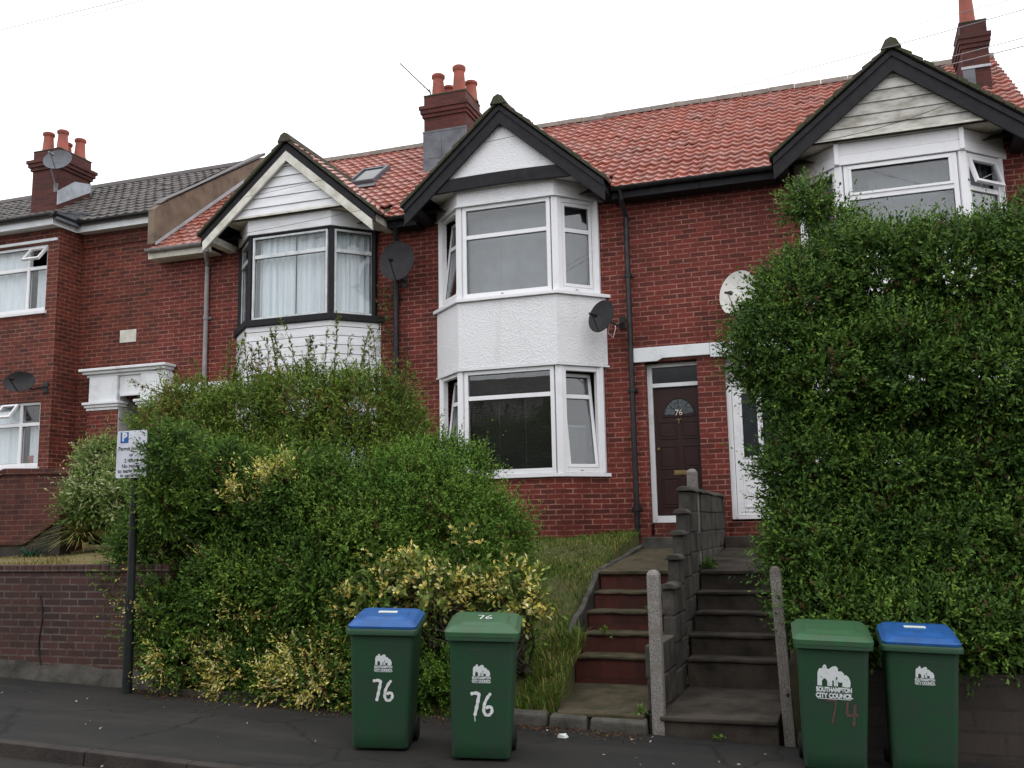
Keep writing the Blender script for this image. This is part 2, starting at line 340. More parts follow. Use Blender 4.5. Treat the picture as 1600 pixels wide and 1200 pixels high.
for k in range(-24, 24):
    x0 = k*.915; x1 = x0+.905; j = random.uniform(-.004, .004)
    y0, y1 = 6.035+j, 6.155; z0, z1 = gz(x0), gz(x1); h = .012+random.uniform(-.004, .004)
    kb.add([(x0, y0, z0-.2), (x1, y0, z1-.2), (x1, y1, z1-.2), (x0, y1, z0-.2), (x0, y0+.015, z0+h), (x1, y0+.015, z1+h), (x1, y1, z1+h), (x0, y1, z0+h)],
        [(0, 3, 2, 1), (4, 5, 6, 7), (0, 1, 5, 4), (1, 2, 6, 5), (2, 3, 7, 6), (3, 0, 4, 7)])
o = kb.build('kerb', 'kerb', bevel=.008); o['kind'] = 'structure'
slab('far_pavement', -60, 60, -5.2, -3.25, 0, 'asphalt', .3)
def nz2(x, y, s=1.0, seed=0):
    return (np.sin(x*1.7*s+seed)*np.cos(y*2.1*s+seed*1.3)+.5*np.sin(x*4.3*s+y*3.1*s+seed)+.3*np.sin(x*9.1*s-y*7.7*s+2*seed))/1.8
def terrain(name, x0, x1, y0, y1, zf, m, res=.12, amp=.03, edge=None):
    nx = max(2, int((x1-x0)/res)); ny = max(2, int((y1-y0)/res))
    X, Y = np.meshgrid(np.linspace(x0, x1, nx), np.linspace(y0, y1, ny)); Z = zf(X, Y)+amp*nz2(X, Y, 1.3)
    v = np.stack([X, Y, Z], -1).reshape(-1, 3); i = np.arange(nx*ny).reshape(ny, nx)
    f = np.stack([i[:-1, :-1], i[:-1, 1:], i[1:, 1:], i[1:, :-1]], -1).reshape(-1, 4)
    # skirt
    ring = np.concatenate([i[0, :], i[1:, -1], i[-1, -2::-1], i[-2:0:-1, 0]]); vb = v[ring].copy(); vb[:, 2] = -.5; b = len(v)
    n = len(ring); k = np.arange(n); sk = np.stack([ring, b+k, b+(k+1) % n, ring[(k+1) % n]], -1)
    o = raw_mesh(name, np.concatenate([v, vb]), np.concatenate([f, sk]), m, smooth=True); o['kind'] = 'structure'; return o
def z_bank(X, Y): return np.interp(Y, [8.35, 8.8, 10, 11.1, 12.5, 14.0], [.10, .42, .80, 1.15, 1.48, 1.68])
def z_lawn(X, Y): return np.interp(Y, [8.5, 12, 14], [1.42, 1.62, 1.70])
def z_right(X, Y): return np.interp(Y, [8.6, 10, 12, 14], [.60, .95, 1.35, 1.60])
terrain('garden_bank', -6.85, -2.84, 8.42, 13.98, z_bank, 'grassbase')
terrain('garden_bank', -2.88, -2.60, 8.42, 9.35, lambda X, Y: z_bank(X, Y)-.02+0*X, 'grassbase')
terrain('lawn', -18, -6.9, 8.5, 13.98, z_lawn, 'lawnbase')
terrain('garden_bank', -.52, 12, 8.6, 13.98, z_right, 'earth')
def grass(name, n, xr, yr, zf, hmin, hmax, cols, label, clump=.35):
    x = RNG.uniform(*xr, n); y = RNG.uniform(*yr, n); cl = nz2(x, y, 2.2, 5); keep = RNG.random(n) < .75+clump*cl; x, y, cl = x[keep], y[keep], cl[keep]; n = len(x)
    z = zf(x, y)-.02; h = RNG.uniform(hmin, hmax, n)*(1+.45*cl)*RNG.choice([1, 1, 1, 1.6], n); a = RNG.uniform(0, 2*np.pi, n); w = RNG.uniform(.003, .006, n)
    lean = RNG.uniform(.2, .9, n); d = np.stack([np.cos(a), np.sin(a), np.zeros(n)], -1); s = np.stack([-np.sin(a), np.cos(a), np.zeros(n)], -1); p = np.stack([x, y, z], -1)
    mid = p+d*(h*lean*.35)[:, None]+np.array([0, 0, 1])*(h*.62)[:, None]; tip = p+d*(h*lean)[:, None]+np.array([0, 0, 1])*(h*(1-.35*lean))[:, None]
    v = np.stack([p-s*w[:, None], p+s*w[:, None], mid+s*w[:, None]*.8, mid-s*w[:, None]*.8, tip], 1).reshape(-1, 3); b = np.arange(n)*5
    f = np.concatenate([np.stack([b, b+1, b+2], -1), np.stack([b, b+2, b+3], -1), np.stack([b+3, b+2, b+4], -1)])
    cols = np.array(cols); t = np.clip(.5+.5*nz2(x, y, 1.1, 2)+RNG.normal(0, .25, n), 0, .999); c = cols[(t*len(cols)).astype(int)]*RNG.uniform(.75, 1.25, (n, 1))
    tint = np.repeat(np.concatenate([c, np.ones((n, 1))], 1), 5, 0)
    o = raw_mesh(name, v, f, 'grass', tint=tint); return tagp(o, label, 'grass', kind='stuff')
GC = [(.080, .145, .022), (.10, .175, .028), (.09, .15, .025), (.15, .17, .040), (.27, .22, .08), (.10, .16, .028)]
grass('rough_grass', 60000, (-6.8, -2.82), (8.44, 13.97), z_bank, 0.025, .075, GC, 'long tufty green and straw coloured grass on the bank beside the red brick steps')
grass('rough_grass', 5000, (-2.88, -2.52), (8.42, 9.5), z_bank, .06, .16, GC, 'tufts of green grass spilling over the bottom edge of the red brick steps')
grass('dry_grass', 50000, (-14.5, -6.95), (8.55, 13.9), z_lawn, .015, .045, [(.26, .20, .08), (.20, .17, .06), (.13, .14, .04), (.30, .23, .10)], 'short dry yellowish grass of the small raised lawn behind the dark brick wall', .2)
# ================================================================ HOUSES
YF = 14.0
def facade(x0, x1, z0, z1, holes, y0=YF, th=.25):
    b = MB(); xs = sorted({x0, x1, *[h[0] for h in holes], *[h[1] for h in holes]}); zs = sorted({z0, z1, *[h[2] for h in holes], *[h[3] for h in holes]})
    def hole(i, j):
        if i < 0 or j < 0 or i >= len(xs)-1 or j >= len(zs)-1: return True
        cx, cz = (xs[i]+xs[i+1])/2, (zs[j]+zs[j+1])/2
        return any(h[0] < cx < h[1] and h[2] < cz < h[3] for h in holes)
    y1 = y0+th
    def q(*p): b.add(p, [(0, 1, 2, 3)])
    for i in range(len(xs)-1):
        for j in range(len(zs)-1):
            if hole(i, j): continue
            a, c, d, e = xs[i], xs[i+1], zs[j], zs[j+1]
            q((a, y0, d), (c, y0, d), (c, y0, e), (a, y0, e)); q((c, y1, d), (a, y1, d), (a, y1, e), (c, y1, e))
            if hole(i-1, j): q((a, y1, d), (a, y0, d), (a, y0, e), (a, y1, e))
            if hole(i+1, j): q((c, y0, d), (c, y1, d), (c, y1, e), (c, y0, e))
            if hole(i, j-1): q((a, y0, d), (a, y1, d), (c, y1, d), (c, y0, d))
            if hole(i, j+1): q((a, y0, e), (c, y0, e), (c, y1, e), (a, y1, e))
    bm_v = {}; v2 = []; f2 = []
    for f in b.f:
        g = []
        for i in f:
            k = tuple(round(t, 5) for t in b.v[i])
            if k not in bm_v: bm_v[k] = len(v2); v2.append(k)
            g.append(bm_v[k])
        f2.append(tuple(g))
    b.v, b.f = v2, f2; return b
def interior(h, x0, x1, zf, zm, zt, yb=17.2, yf=YF+.26):
    b = MB(); b.box(x0, x1, yb, yb+.1, zf, zt); b.box(x0-.1, x0, yf, yb+.1, zf, zt); b.box(x1, x1+.1, yf, yb+.1, zf, zt)
    b.box(x0-.1, x1+.1, yf, yb+.1, zf-.12, zf-.003); b.box(x0-.1, x1+.1, yf, yb+.1, zm-.1, zm+.1); b.box(x0-.1, x1+.1, yf, yb+.1, zt+.003, zt+.12)
    return b.build('interior', 'room', h)
# ---- windows: a frame lives in the vertical plane from P to Q (plan points), u along, n outward
class Fr:
    def __init__(s, P, Q):
        s.P = Vector((P[0], P[1], 0)); d = Vector((Q[0]-P[0], Q[1]-P[1], 0)); s.L = d.length; s.u = d.normalized(); s.n = Vector((s.u.y, -s.u.x, 0))
    def pt(s, u, n, z): return s.P+s.u*u+s.n*n+Vector((0, 0, z))
    def box(s, b, u0, u1, n0, n1, z0, z1, T=None):
        c = [(u0, n0, z0), (u1, n0, z0), (u1, n1, z0), (u0, n1, z0), (u0, n0, z1), (u1, n0, z1), (u1, n1, z1), (u0, n1, z1)]
        if T: c = [T(*p) for p in c]
        b.add([s.pt(*p) for p in c], [(0, 3, 2, 1), (4, 5, 6, 7), (0, 1, 5, 4), (1, 2, 6, 5), (2, 3, 7, 6), (3, 0, 4, 7)])
def ring(fr, b, u0, u1, z0, z1, w, n0, n1, T=None, wb=None):
    wb = wb or w
    fr.box(b, u0, u0+w, n0, n1, z0, z1, T); fr.box(b, u1-w, u1, n0, n1, z0, z1, T); fr.box(b, u0+w, u1-w, n0, n1-.0015, z0, z0+wb, T); fr.box(b, u0+w, u1-w, n0, n1-.0015, z1-w, z1, T)
def pane(fr, par, u0, u1, z0, z1, n=-.03, T=None, m='glass'):
    b = MB(); fr.box(b, u0, u1, n, n+.012, z0, z1, T); return b.build('pane', m, par)
def gasket(fr, par, u0, u1, z0, z1, n=-.018, T=None):
    b = MB(); ring(fr, b, u0, u1, z0, z1, .008, n, n+.006, T); return b.build('seal', 'gasket', par)
def tilt_T(kind, u0, u1, z0, z1, ang):
    a = math.radians(ang)
    if kind == 'in':      # hinged at the bottom, top leans into the room
        return lambda u, n, z: (u, n*math.cos(a)-(z-z0)*math.sin(a), z0+(z-z0)*math.cos(a)+n*math.sin(a))
    if kind == 'out':     # hinged at the top, bottom pushed outward
        return lambda u, n, z: (u, n*math.cos(a)+(z1-z)*math.sin(a), z1-(z1-z)*math.cos(a)+n*math.sin(a))
    return None
def window(h, P, Q, z0, z1, trans=None, split=None, fm='upvc', sash=None, w=.055, gm='glass', label=None, sashw=.05, top_open=None, bottom_w=.075):
    fr = Fr(P, Q); b = MB(); L = fr.L
    ring(fr, b, 0, L, z0, z1, w, -.06, .02, wb=bottom_w)
    cells = []; us = [w]+([split*L-.03, split*L+.03] if split else [])+[L-w]; iz0, iz1 = z0+bottom_w, z1-w
    cols = [(us[0], us[1]), (us[2], us[3])] if split else [(us[0], us[1])]
    if split: fr.box(b, us[1], us[2], -.058, .017, iz0, iz1)
    tw = .032
    win = None
    if sash is None:
        for ci, (a, c) in enumerate(cols):
            if trans:
                fr.box(b, a, c, -.055, .014, trans-tw, trans+tw); cells += [(a, c, iz0, trans-tw, None), (a, c, trans+tw, iz1, top_open if (top_open and ci == len(cols)-1) else None)]
            else: cells.append((a, c, iz0, iz1, None))
        win = b.build('window', fm, h, bevel=.004, label=label)
        for a, c, d, e, op in cells:
            if op:
                T = tilt_T('out', a, c, d, e, op); sb = MB(); ring(fr, sb, a+.004, c-.004, d+.004, e-.004, .04, -.02, .03, T); s = sb.build('sash', fm, win, bevel=.003)
                pane(fr, win, a+.044, c-.044, d+.044, e-.044, .0, T, gm)
            else:
                pane(fr, win, a, c, d, e, -.03, None, gm); gasket(fr, win, a, c, d, e)
    else:
        win = b.build('window', fm, h, bevel=.004, label=label); kind, ang = sash
        a, c, d, e = w+.006, L-w-.006, iz0+.006, iz1-.006; T = tilt_T(kind, a, c, d, e, ang) if ang else None
        sb = MB(); ring(fr, sb, a, c, d, e, sashw, -.045, .012, T); fr.box(sb, a+sashw, c-sashw, -.042, .009, trans-tw, trans+tw, T); sb.build('sash', fm, win, bevel=.003)
        for q in ((d+sashw, trans-tw), (trans+tw, e-sashw)):
            pane(fr, win, a+sashw, c-sashw, q[0], q[1], -.022, T, gm); gasket(fr, win, a+sashw, c-sashw, q[0], q[1], -.011, T)
    return win
def plan(cx, off=0, hw=1.33, hf=.765, p=.56):
    # bay plan polygon, offset outward by off
    k = off*math.tan(math.radians(22.5))
    return [(cx-hw-off*1.414+0, YF), (cx-hf-k, YF-p-off), (cx+hf+k, YF-p-off), (cx+hw+off*1.414, YF)]
def bay_solid(b, cx, z0, z1, off): b.prism(plan(cx, off)+[], z0, z1)
def bay_corner_posts(h, m, cx, z0, z1, s=.055):
    A, B, C, D = plan(cx)
    b = MB(); b.box(A[0], A[0]+.07, YF-.09, YF-.003, z0, z1); b.build('corner_post', m, h, bevel=.006)
    b = MB(); b.box(D[0]-.07, D[0], YF-.09, YF-.003, z0, z1); b.build('corner_post', m, h, bevel=.006)
    for P, ang in ((B, 22.5), (C, -22.5)):
        b = MB()
        a = math.radians(-ang); ux, uy = math.cos(a)*s, math.sin(a)*s; vx, vy = -uy, ux
        b.prism([(P[0]-ux-vx+0, P[1]-uy-vy+.03), (P[0]+ux-vx, P[1]+uy-vy+.03), (P[0]+ux+vx, P[1]+uy+vy+.03), (P[0]-ux+vx, P[1]-uy+vy+.03)], z0, z1); b.build('corner_post', m, h, bevel=.006)

def curtain(fr, par, u0, u1, z0, z1, n=-.14, m='curtain', amp=.025, per=.16, name='curtain'):
    b = MB(); k = int((u1-u0)/.02)+1; us = [u0+(u1-u0)*i/k for i in range(k+1)]; ph = random.random()*6
    def off(u): return n+amp*math.sin(2*math.pi*u/per+ph)+.4*amp*math.sin(2*math.pi*u/(per*.37)+ph)
    vs = []
    for z in (z0, z1):
        for u in us: vs.append(fr.pt(u, off(u)*(1 if z == z0 else 1), z))
    nn = len(us); b.add(vs, [(i, i+1, nn+i+1, nn+i) for i in range(nn-1)])
    o = b.build(name, m, par, smooth=True); return o
def slats(fr, par, u0, u1, z0, z1, n=-.12, m='blind_dark', pitch=.026, tilt=50):
    b = MB(); a = math.radians(tilt); z = z0+.01; hw = .0125
    while z < z1-.02:
        b.add([fr.pt(u0, n-hw*math.cos(a), z-hw*math.sin(a)), fr.pt(u1, n-hw*math.cos(a), z-hw*math.sin(a)), fr.pt(u1, n+hw*math.cos(a), z+hw*math.sin(a)), fr.pt(u0, n+hw*math.cos(a), z+hw*math.sin(a))], [(0, 1, 2, 3)]); z += pitch
    for t in (.06, .36, .66, .95):
        u = u0+(u1-u0)*t; fr.box(b, u-.002, u+.002, n+.014, n+.017, z0, z1)
    fr.box(b, u0, u1, n-.02, n+.02, z1-.03, z1)
    return b.build('blind', m, par)
def tile_sheet(name, O, U, V, w, L, keep, m, parent, tw=.17, tl=.22, amp=.019, step=.018, jit=.0035):
    O, U, V = map(lambda a: np.array(a, float), (O, U, V)); V /= np.linalg.norm(V); U /= np.linalg.norm(U); Nn = np.cross(U, V); Nn *= np.sign(Nn[2])
    sg = 8; nc = int(math.ceil(w/tw)); nr = int(math.ceil(L/tl)); us = np.arange(nc*sg+1)*tw/sg
    ph_ = (us/tw) % 1; prof = amp*(np.exp(-((ph_-.5)/.17)**2)*1.15-.25-.2*np.cos(2*np.pi*(ph_+.15)))
    P = []; F = []; UVs = []; base = 0; fl = O+np.outer(us, U)
    cj = RNG.normal(0, jit, (nr, nc+1))
    for r in range(nr):
        for t, hh in ((0, step+.012), (.02, step+.016), (tl*.5, step*.5), (tl+.01, -.004)):
            col = np.minimum((us/tw).astype(int), nc)
            h = prof+hh+cj[r][col]; P.append(fl+V*(r*tl+t)+Nn*h[:, None])
        # lower lip
        P.append(fl+V*(r*tl+.003)+Nn*(prof+cj[r][np.minimum((us/tw).astype(int), nc)]-.004)[:, None])
        n = len(us); i = np.arange(n-1)
        for a, c in ((4, 0), (0, 1), (1, 2), (2, 3)):
            q = np.stack([base+a*n+i, base+a*n+i+1, base+c*n+i+1, base+c*n+i], -1)
            uu = (i+.5)/sg; cen = np.stack([us[i]+tw/sg/2, np.full(n-1, r*tl+tl*.5)], -1)
            k = keep(O+np.outer(cen[:, 0], U)+np.outer(np.full(n-1, r*tl+(tl*.5)), V)); q = q[k]
            F.append(q); u_ = (np.floor(uu[k])+.5); UVs.append(np.repeat(np.stack([u_, np.full(len(u_), r+.5)], -1), 4, 0))
        base += 5*n
    return raw_mesh(name, np.concatenate(P), np.concatenate(F), m, parent, uvs=np.concatenate(UVs), smooth=False)
RS = .775; YE, ZE, YR = 13.68, 6.84, 17.0; ZR = ZE+RS*(YR-YE)
def zmain(y): return ZE+RS*(y-YE)
def main_roof(h, x0, x1, skip=()):
    def keep(p):
        k = (p[:, 0] < x1) & (p[:, 0] > x0)
        for c in skip:      # the gable roof covers this part of the slope
            k &= ~((np.abs(p[:, 0]-c) < (8.0-p[:, 2])*1.12-.32) & (p[:, 2] < 7.7)); k &= ~((np.abs(p[:, 0]-c) < 1.58) & (p[:, 1] < 14.08))
        return k
    nx = math.ceil((x1-x0)/.19)
    roof = tile_sheet('roof', (x0, YE-.08, ZE-.06), (1, 0, 0), (0, 1, RS), x1-x0, math.hypot(YR-YE+.05, ZR-ZE), keep, 'tile', h)
    b = MB(); b.add([(x0, YE, ZE-.05), (x1, YE, ZE-.05), (x1, YR, ZR-.05), (x0, YR, ZR-.05), (x0, 20.3, ZE-.05), (x1, 20.3, ZE-.05)], [(0, 1, 2, 3), (3, 2, 5, 4)])
    b.build('roof_deck', 'earth', h)
    r = MB(); x = x0
    while x < x1-.01:
        xe = min(x+.45, x1); j = random.uniform(-.006, .006)
        r.prism([(YR-.13, ZR-.03+j), (YR-.08, ZR+.07+j), (YR, ZR+.11+j), (YR+.08, ZR+.07+j), (YR+.13, ZR-.03+j)], x+.004, xe-.004, 'x'); x = xe
    r.build('ridge_tiles', 'ridge', roof)
    return roof
GY0 = 13.22
def gable(h, cx, za, zf, hw, bcol, wallkind, zbase=6.97, inner=None):
    s = (za-zf)/hw   # slope of the rake
    # roof planes
    for sg in (-1, 1):
        def keep(p): return (p[:, 2] > zmain(p[:, 1])-.06) & (p[:, 2] < za+.05)
        O = (cx+sg*(hw+.06), GY0-.04, zf-.06*s+.055); L = math.hypot(hw+.06, (hw+.06)*s)
        o = tile_sheet('gable_roof', O, (0, 1, 0), (-sg, 0, s), 3.0, L-.02, keep, 'tile', h)
        b = MB(); y1 = YE+(za-ZE)/RS+.1
        b.add([(cx, GY0, za), (cx+sg*hw, GY0, zf), (cx+sg*hw, YF+.2, zf), (cx, y1+.3, za), (cx, GY0, za+.035), (cx+sg*hw, GY0, zf+.035), (cx+sg*hw, YF+.2, zf+.035), (cx, y1+.3, za+.035)],
              [(0, 1, 2, 3), (4, 7, 6, 5), (0, 4, 5, 1), (1, 5, 6, 2), (2, 6, 7, 3), (3, 7, 4, 0)])
        b.build('gable_deck', 'black_paint', h)
    # mortar and tile ends along the rake
    b = MB(); n = 13
    for sg in (-1, 1):
        for i in range(n):
            t0, t1 = i/n, (i+1)/n-.004; xa, xb = cx+sg*(hw+.07)*(1-t0), cx+sg*(hw+.07)*(1-t1); z0_, z1_ = zf-.07*s+(za-zf+.07*s)*t0, zf-.07*s+(za-zf+.07*s)*t1
            h0 = .085+random.uniform(-.012, .012); lift = .022
            b.add([(xa, GY0-.05, z0_+.035), (xb, GY0-.05, z1_+.035), (xb, GY0-.05, z1_+h0), (xa, GY0-.05, z0_+h0+lift), (xa, GY0+.16, z0_+.035), (xb, GY0+.16, z1_+.035), (xb, GY0+.16, z1_+h0), (xa, GY0+.16, z0_+h0+lift)],
                  [(0, 1, 2, 3), (4, 7, 6, 5), (0, 4, 5, 1), (1, 5, 6, 2), (2, 6, 7, 3), (3, 7, 4, 0)])
    b.build('verge', 'moss', h, bevel=.006)
    r = MB(); y = GY0-.07
    while y < 15.8:
        j = random.uniform(-.008, .008); r.prism([(cx-.13, za+.0+j), (cx-.07, za+.12+j), (cx, za+.155+j), (cx+.07, za+.12+j), (cx+.13, za+j)], y, min(y+.40, 15.8), 'y'); y += .41
    r.build('gable_ridge', 'moss', h)
    # bargeboard
    def vee(b, y0, y1, drop0, drop1, hw_, foot=None):
        zc = lambda x: za-abs(x)*s
        ft = zf+(hw-hw_)*s
        b.prism([(cx-hw_, zc(hw_)-drop0), (cx-hw_, zc(hw_)-drop1), (cx, za-drop1), (cx+hw_, zc(hw_)-drop1), (cx+hw_, zc(hw_)-drop0), (cx, za-drop0)][::-1], y0, y1, 'y')
    b = MB(); vee(b, GY0, GY0+.04, -.03, .30 if not inner else .16, hw+.02); b.build('bargeboard', bcol, h, bevel=.004)
    if inner: b = MB(); vee(b, GY0-.012, GY0+.03, .14, .31, hw-.02); b.build('bargeboard_facing', inner, h, bevel=.004)
    else: b = MB(); vee(b, GY0-.022, GY0-.002, .0, .09, hw+.02); b.build('bargeboard_trim', bcol, h, bevel=.003)
    # soffit under the overhanging gable
    b = MB(); hs = (za-zbase-.03)/s-.05; b.box(cx-hs, cx+hs, GY0+.045, YF-.003, zbase, zbase+.03); b.build('soffit', 'cream' if wallkind != 'render' else 'render_white', h)
    b = MB()
    for sg in (-1, 1):
        xa, xb = sorted((cx+sg*(hw-.16), cx+sg*(hw+.0))); b = MB(); b.box(xa, xb, GY0+.045, YF-.003, zf-.12, zf+.0); b.build('eaves_box', 'black_paint' if not inner else 'cream', h)
    yw = GY0+.09
    hb = (za-.1-zbase)/s
    if wallkind == 'render':
        b = MB(); b.prism([(cx-hb, zbase+.032), (cx+hb, zbase+.032), (cx, za-.1)], yw, yw+.05, 'y'); b.build('gable_wall', 'render_white', h)
        b = MB(); pts = 12; up = []; lo = []
        for i in range(pts+1):
            t = i/pts; x = cx-hb+2*hb*t; z = zbase-.02+.03*math.sin(math.pi*t); up.append((x, z+.17)); lo.append((x, z-.03))
        b.prism(lo+up[::-1], GY0+.03, yw-.004, 'y'); b.build('tie_beam', 'black_paint', h, bevel=.006)
    else:
        b = MB(); bh = .165 if wallkind == 'cladding' else .16; z = zbase
        while z < za-.25:
            z1 = min(z+bh-.006, za-.12); w0 = (za-.1-z)/s; w1 = (za-.1-z1)/s; t = .022+random.uniform(-.003, .003)
            if wallkind != 'cladding': t += random.uniform(-.004, .006)
            b.add([(cx-w0, yw-t, z), (cx+w0, yw-t, z), (cx+w1, yw-.004, z1), (cx-w1, yw-.004, z1), (cx-w0, yw+.03, z), (cx+w0, yw+.03, z), (cx+w1, yw+.03, z1), (cx-w1, yw+.03, z1)],
                  [(0, 1, 2, 3), (4, 7, 6, 5), (0, 4, 5, 1), (1, 5, 6, 2), (2, 6, 7, 3), (3, 7, 4, 0)]); z += bh
        b.prism([(cx-hb, zbase), (cx+hb, zbase), (cx, za-.1)], yw+.032, yw+.05, 'y'); b.build('gable_wall', wallkind, h)
def gutter(h, x0, x1, y, z, m, fascia='black_paint', r=.055, fh=.16):
    b = MB(); n = 8; pr = [(y-r*math.cos(math.pi*k/n), z-r*math.sin(math.pi*k/n)) for k in range(n+1)]; pi = [(y-(r-.008)*math.cos(math.pi*k/n), z-(r-.008)*math.sin(math.pi*k/n)) for k in range(n+1)][::-1]
    b.prism(pr+pi, x0, x1, 'x'); x = x0+.3
    while x < x1: b.prism([(p[0], p[1]-.004) for p in [(y-(r+.006)*math.cos(math.pi*k/n), z-(r+.006)*math.sin(math.pi*k/n)) for k in range(n+1)]], x, x+.03, 'x'); x += .9
    b.build('gutter', m, h)
    b = MB(); b.box(x0, x1, y+r+.002, y+r+.024, z-fh, z+.02); b.box(x0, x1, y+r+.024, YF-.002, z-fh+.01, z-fh+.03); b.build('fascia', fascia, h)
def pots(ch, pts, z, h=.42, r=.12, m='pot'):
    for x, y, k in pts:
        b = MB(); hh = h*k
        b.lathe((x, y, z), [(r*1.15, 0), (r*1.15, .03), (r*1.0, .05), (r*.82, hh*.72), (r*.80, hh*.80), (r*1.0, hh*.86), (r*1.02, hh*.96), (r*.85, hh), (r*.7, hh-.01), (r*.68, hh-.2)], 18); b.build('chimney_pot', m, ch, smooth=True)
def chimney(h, x0, x1, y0, y1, zb, zt, m='brick_chim', cor=.055, lead=None):
    b = MB(); c1 = zt-.42
    b.box(x0, x1, y0, y1, zb, c1); b.box(x0-cor*.5, x1+cor*.5, y0-cor*.5, y1+cor*.5, c1, c1+.07); b.box(x0-cor, x1+cor, y0-cor, y1+cor, c1+.07, c1+.15)
    b.box(x0-cor*1.4, x1+cor*1.4, y0-cor*1.4, y1+cor*1.4, c1+.15, c1+.22); b.box(x0, x1, y0, y1, c1+.22, zt)
    ch = b.build('chimney', m, h, bevel=.004)
    f = MB(); f.prism([(x0-.01, y0-.01), (x1+.01, y0-.01), (x1+.01, y1+.01), (x0-.01, y1+.01)], zt, zt+.03); f.build('flaunching', 'moss', ch, bevel=.012)
    return ch
